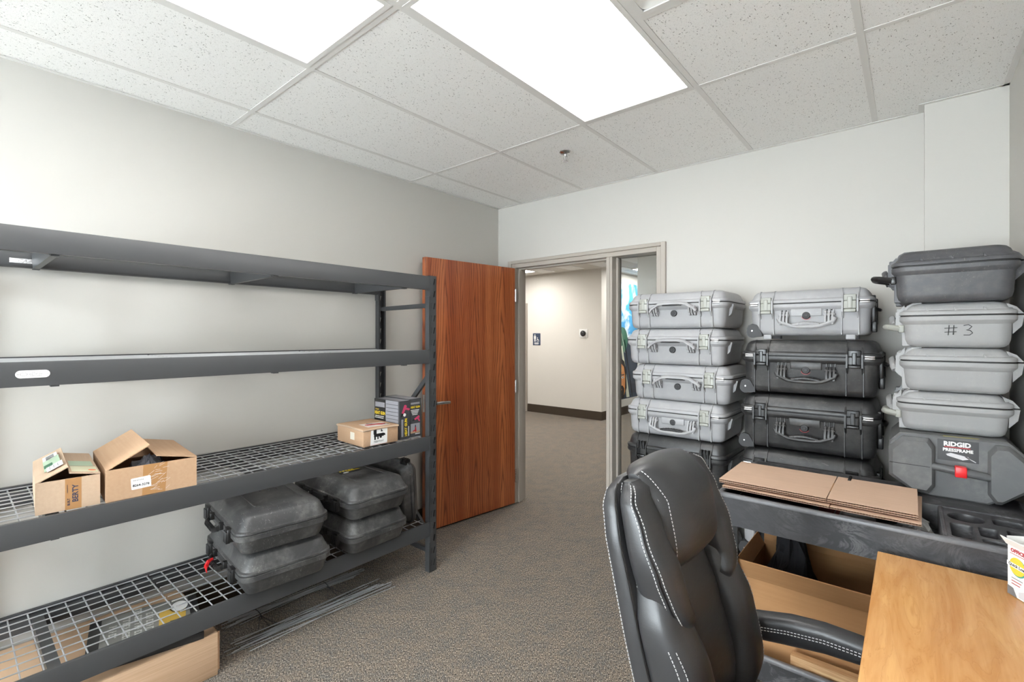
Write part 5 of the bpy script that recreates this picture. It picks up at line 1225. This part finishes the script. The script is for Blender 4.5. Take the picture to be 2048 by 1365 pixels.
# ---------------------------------------------------------------- leather office chair
chair = thing('office_chair', 'black leather high-back office chair with white stitching, pulled up to the desk', 'chair', (-0.20, 1.25, 0), R(0))
TAU = math.atan(0.22)
O_ = Vector((-0.482+0.20, 0, 0.65)); U_ = Vector((-math.sin(TAU), 0, math.cos(TAU))); N_ = Vector((math.cos(TAU), 0, math.sin(TAU)))
def BP(s, y, n): return tuple(O_+U_*s+Vector((0, y, 0))+N_*n)
def lerp(tab, s):
    for (a, va), (b, vb) in zip(tab, tab[1:]):
        if s <= b: 
            k = (s-a)/(b-a); k = max(0, min(1, k)); return va+(vb-va)*k
    return tab[-1][1]
def smoothl(tab, s):
    for (a, va), (b, vb) in zip(tab, tab[1:]):
        if s <= b:
            k = max(0, min(1, (s-a)/(b-a))); k = k*k*(3-2*k); return va+(vb-va)*k
    return tab[-1][1]
def pad(name, s0, s1, yc, hw, n0, nf, steps=22, K=28, e=0.62, parent=None, nb=None):
    """cushion: superellipse sections in (y, n) stacked along s; yc/hw/nf are functions of s"""
    m = MB(); rings = []
    for i in range(steps+1):
        q = i/steps; s = s0+(s1-s0)*(0.5-0.5*math.cos(math.pi*q)); ring = []
        a, w, f, bk = yc(s), hw(s), nf(s), n0(s)
        for j in range(K):
            th = 2*math.pi*j/K; c, d = math.cos(th), math.sin(th)
            y = a+w*math.copysign(abs(c)**e, c); n = bk+(f-bk)*0.5+(f-bk)*0.5*math.copysign(abs(d)**e, d)
            ring.append(BP(s, y, n))
        rings.append(ring)
    m.loft(rings); return m.build(name, LEATHER, parent or chair, smooth=60)
SEAMS = []
def spt(yc, hw, n0, nf, e, s, th, off=0.0008):
    c, d = math.cos(th), math.sin(th); a, w, f, bk = yc(s), hw(s), nf(s), n0(s)
    return BP(s, a+(w+off)*math.copysign(abs(c)**e, c), bk+(f-bk)*0.5+((f-bk)*0.5+off)*math.copysign(abs(d)**e, d))
# rear shell: rounded slab
halfw = lambda s: smoothl([(-0.20, 0.215), (-0.10, 0.240), (0.15, 0.252), (0.34, 0.252), (0.42, 0.240), (0.455, 0.218), (0.472, 0.165)], s)
sh_n0 = lambda s: 0.012*max(0, (s-0.40)/0.07)**2
sh_nf = lambda s: smoothl([(-0.2, 0.060), (0.2, 0.054), (0.42, 0.050), (0.472, 0.038)], s)
pad('back_shell', -0.20, 0.472, lambda s: 0, halfw, sh_n0, sh_nf, 28, 44, 0.30)
# lower side bolsters
lb_c = lambda s: smoothl([(-0.2, 0.150), (0.0, 0.182), (0.15, 0.190), (0.30, 0.182)], s)
lb_w = lambda s: smoothl([(-0.2, 0.050), (-0.1, 0.066), (0.15, 0.064), (0.30, 0.030)], s)
lb_n = lambda s: smoothl([(-0.2, 0.115), (-0.08, 0.160), (0.05, 0.158), (0.18, 0.128), (0.30, 0.075)], s)
for sg in (-1, 1): pad('side_bolster', -0.20, 0.300, lambda s: sg*lb_c(s), lb_w, lambda s: 0.030, lb_n, 24, 32, 0.66)
# centre panel
pad('lumbar_panel', -0.20, 0.330, lambda s: 0, lambda s: smoothl([(-0.2, 0.115), (0.0, 0.132), (0.33, 0.125)], s), lambda s: 0.030, lambda s: smoothl([(-0.2, 0.090), (-0.05, 0.118), (0.10, 0.110), (0.25, 0.088), (0.33, 0.070)], s), 24, 28, 0.45)
# upper wings (petal shaped, pointed at the bottom)
w_c = lambda s: smoothl([(0.10, 0.148), (0.20, 0.186), (0.32, 0.200), (0.42, 0.196), (0.466, 0.172)], s)
w_w = lambda s: smoothl([(0.10, 0.006), (0.16, 0.040), (0.26, 0.056), (0.36, 0.052), (0.44, 0.046), (0.466, 0.024)], s)
w_n = lambda s: smoothl([(0.10, 0.122), (0.16, 0.146), (0.26, 0.140), (0.36, 0.120), (0.44, 0.100), (0.466, 0.078)], s)
w_0 = lambda s: 0.046
for sg in (-1, 1): pad('wing', 0.10, 0.466, lambda s: sg*w_c(s), w_w, w_0, w_n, 26, 32, 0.66)
# headrest pillow: D-section swept sideways
HWY = 0.158
def pil(q, th, off=0.0):
    k = (1-abs(q)**3.6)**0.5 if abs(q) < 1 else 0.0; k = max(k, 0.34); c, d = math.cos(th), math.sin(th)
    s = 0.362+(0.120+off)*(0.88+0.12*k)*math.copysign(abs(c)**0.66, c); n = 0.092+(0.064*k+off)*math.copysign(abs(d)**0.62, d)
    n -= max(0, (s-0.40))*0.50; s += 0.014*k*(1 if c > 0 else 0)
    return BP(s, HWY*q, n)
m = MB(); m.loft([[pil(-1+2*i/26, 2*math.pi*j/36) for j in range(36)] for i in range(27)]); m.build('headrest', LEATHER, chair, smooth=60)
# stitching
def stitch(pts, step=0.0085, L=0.0054, r=0.0011):
    P = [Vector(p) for p in pts]; m = MB(); d = 0.0; seglen = [(b-a).length for a, b in zip(P, P[1:])]; tot = sum(seglen)
    def at(dist):
        for a, b, l in zip(P, P[1:], seglen):
            if dist <= l: return a+(b-a)*(dist/max(l, 1e-9))
            dist -= l
        return P[-1]
    while d+L < tot:
        m.cyl(at(d), at(d+L), r, n=5); d += step
    return m
def seam(fn, s0, s1, n=44): return [fn(s0+(s1-s0)*i/n) for i in range(n+1)]
ST = []; PIPE = []
for sg in (-1, 1):
    edge = (math.pi if sg < 0 else 0.0); up = (-1 if sg < 0 else 1)
    sh = lambda s, th: spt(lambda q: 0, halfw, sh_n0, sh_nf, 0.30, s, th)
    ST.append(seam(lambda s: sh(s, edge-up*0.35), -0.18, 0.460)); ST.append(seam(lambda s: sh(s, edge+up*0.80), -0.18, 0.462)); PIPE.append(seam(lambda s: sh(s, edge+up*0.30), -0.19, 0.462))
    lb = lambda s, th: spt(lambda q: sg*lb_c(q), lb_w, lambda q: 0.030, lb_n, 0.66, s, th)
    ST.append(seam(lambda s: lb(s, edge+up*0.30), -0.18, 0.12)); ST.append(seam(lambda s: lb(s, edge+up*0.62), -0.18, 0.12))
    wg = lambda s, th: spt(lambda q: sg*w_c(q), w_w, w_0, w_n, 0.66, s, th)
    ST.append(seam(lambda s: wg(s, edge+up*0.25), 0.104, 0.462)); ST.append(seam(lambda s: wg(s, edge+up*0.62), 0.108, 0.458)); PIPE.append(seam(lambda s: wg(s, edge+up*0.42), 0.104, 0.462))
    if sg > 0: ST.append(seam(lambda s: wg(s, 1.02), 0.112, 0.458)); ST.append(seam(lambda s: lb(s, 1.0), -0.18, 0.12))
    for qq in (0.90, 0.98): ST.append([pil(sg*qq, math.pi*1.0-math.pi*0.92*i/40, 0.0010) for i in range(41)])
mm = MB()
for p in ST:
    q = stitch(p); mm.add(q.v, q.f)
stuff(mm.build('stitching', THREAD, chair))
for p in PIPE:
    mm = MB(); mm.tube(p, 0.0024, 6); mm.build('piping', BLK_PL, chair)
# seat, arms, base
m = MB(); m.prof(0.50, 0.53, 0.10, [(0.415, 0.035), (0.425, 0.012), (0.450, 0.0), (0.480, 0.0), (0.500, 0.018), (0.510, 0.06)], n=6, cx=0.085, cy=0); m.build('seat', LEATHER, chair, smooth=60)
for sg in (-1, 1):
    top = [(-0.200, 0.630), (-0.150, 0.655), (-0.06, 0.676), (0.02, 0.683), (0.10, 0.679), (0.18, 0.660), (0.235, 0.620)]
    bot = [(-0.185, 0.585), (-0.150, 0.578), (-0.08, 0.590), (0.02, 0.606), (0.10, 0.610), (0.17, 0.600), (0.215, 0.570)]
    m = MB(); rings = []
    P0 = []
    for i in range(25):
        q = i/24*(len(top)-1); a = int(min(q, len(top)-2)); f = q-a
        ip = lambda T: ((T[a][0]+(T[a+1][0]-T[a][0])*f), (T[a][1]+(T[a+1][1]-T[a][1])*f))
        (xt, zt), (xb, zb) = ip(top), ip(bot); ring = []
        for j in range(20):
            th = 2*math.pi*j/20; c, d = math.cos(th), math.sin(th); k = 0.5+0.5*math.copysign(abs(d)**0.7, d)
            ring.append((xb+(xt-xb)*k, sg*0.292+0.034*math.copysign(abs(c)**0.7, c)*(0.7+0.3*k), zb+(zt-zb)*k))
        rings.append(ring); P0.append((xb+(xt-xb)*0.62, zb+(zt-zb)*0.62))
    m.loft(rings); ar = m.build('armrest', LEATHER, chair, smooth=60)
    q = stitch([(x, sg*0.292-sg*0.0325, z) for x, z in P0[2:-2]]); q2 = stitch([(x, sg*0.292-sg*0.0335, z-0.007) for x, z in P0[2:-2]]); q.add(q2.v, q2.f); stuff(q.build('arm_stitching', THREAD, ar))
    m = MB(); m.tube([(0.215, sg*0.292, 0.59), (0.225, sg*0.292, 0.54), (0.20, sg*0.290, 0.47), (0.12, sg*0.275, 0.425), (0.0, sg*0.24, 0.405)], 0.020, 10, ry=0.012, up=(0, 1, 0)); m.build('arm_bracket', BLK_PL, chair)
    m = MB(); m.tube([(-0.185, sg*0.292, 0.60), (-0.215, sg*0.285, 0.54), (-0.20, sg*0.27, 0.46), (-0.12, sg*0.24, 0.412)], 0.014, 8); m.build('arm_bracket', BLK_PL, chair)
m = MB(); m.rbox(-0.06, 0.16, -0.11, 0.11, 0.375, 0.416, 0.008, 0.02); m.box(-0.26, -0.05, -0.04, 0.04, 0.392, 0.408); m.build('tilt_mechanism', BLK_PL, chair)
m = MB(); m.cyl((0.05, 0, 0.10), (0.05, 0, 0.26), 0.030, n=20); m.cyl((0.05, 0, 0.26), (0.05, 0, 0.378), 0.014, n=16); m.build('gas_lift', BLK_PL, chair)
m = MB(); m.cyl((0.05, 0, 0.075), (0.05, 0, 0.135), 0.045, 0.038, n=20)
for i in range(5):
    a = R(20+72*i); d = Vector((math.cos(a), math.sin(a), 0)); c0 = Vector((0.05, 0, 0.105))
    m.tube([c0+d*0.03, c0+d*0.16+Vector((0, 0, -0.006)), c0+d*0.30+Vector((0, 0, -0.030))], 0.024, 8, ry=0.018, up=(0, 0, 1), rs=[1, 0.85, 0.6])
m.build('star_base', BLK_PL, chair)
for i in range(5):
    a = R(20+72*i); c0 = Vector((0.05+0.30*math.cos(a), 0.30*math.sin(a), 0.029)); t_ = Vector((-math.sin(a), math.cos(a), 0)); m = MB()
    m.cyl(c0-t_*0.026, c0-t_*0.005, 0.028, n=18); m.cyl(c0+t_*0.005, c0+t_*0.026, 0.028, n=18); m.cyl(c0+Vector((0, 0, 0.0)), c0+Vector((0, 0, 0.048)), 0.008, n=10); m.build('caster', BLK_PL, chair)
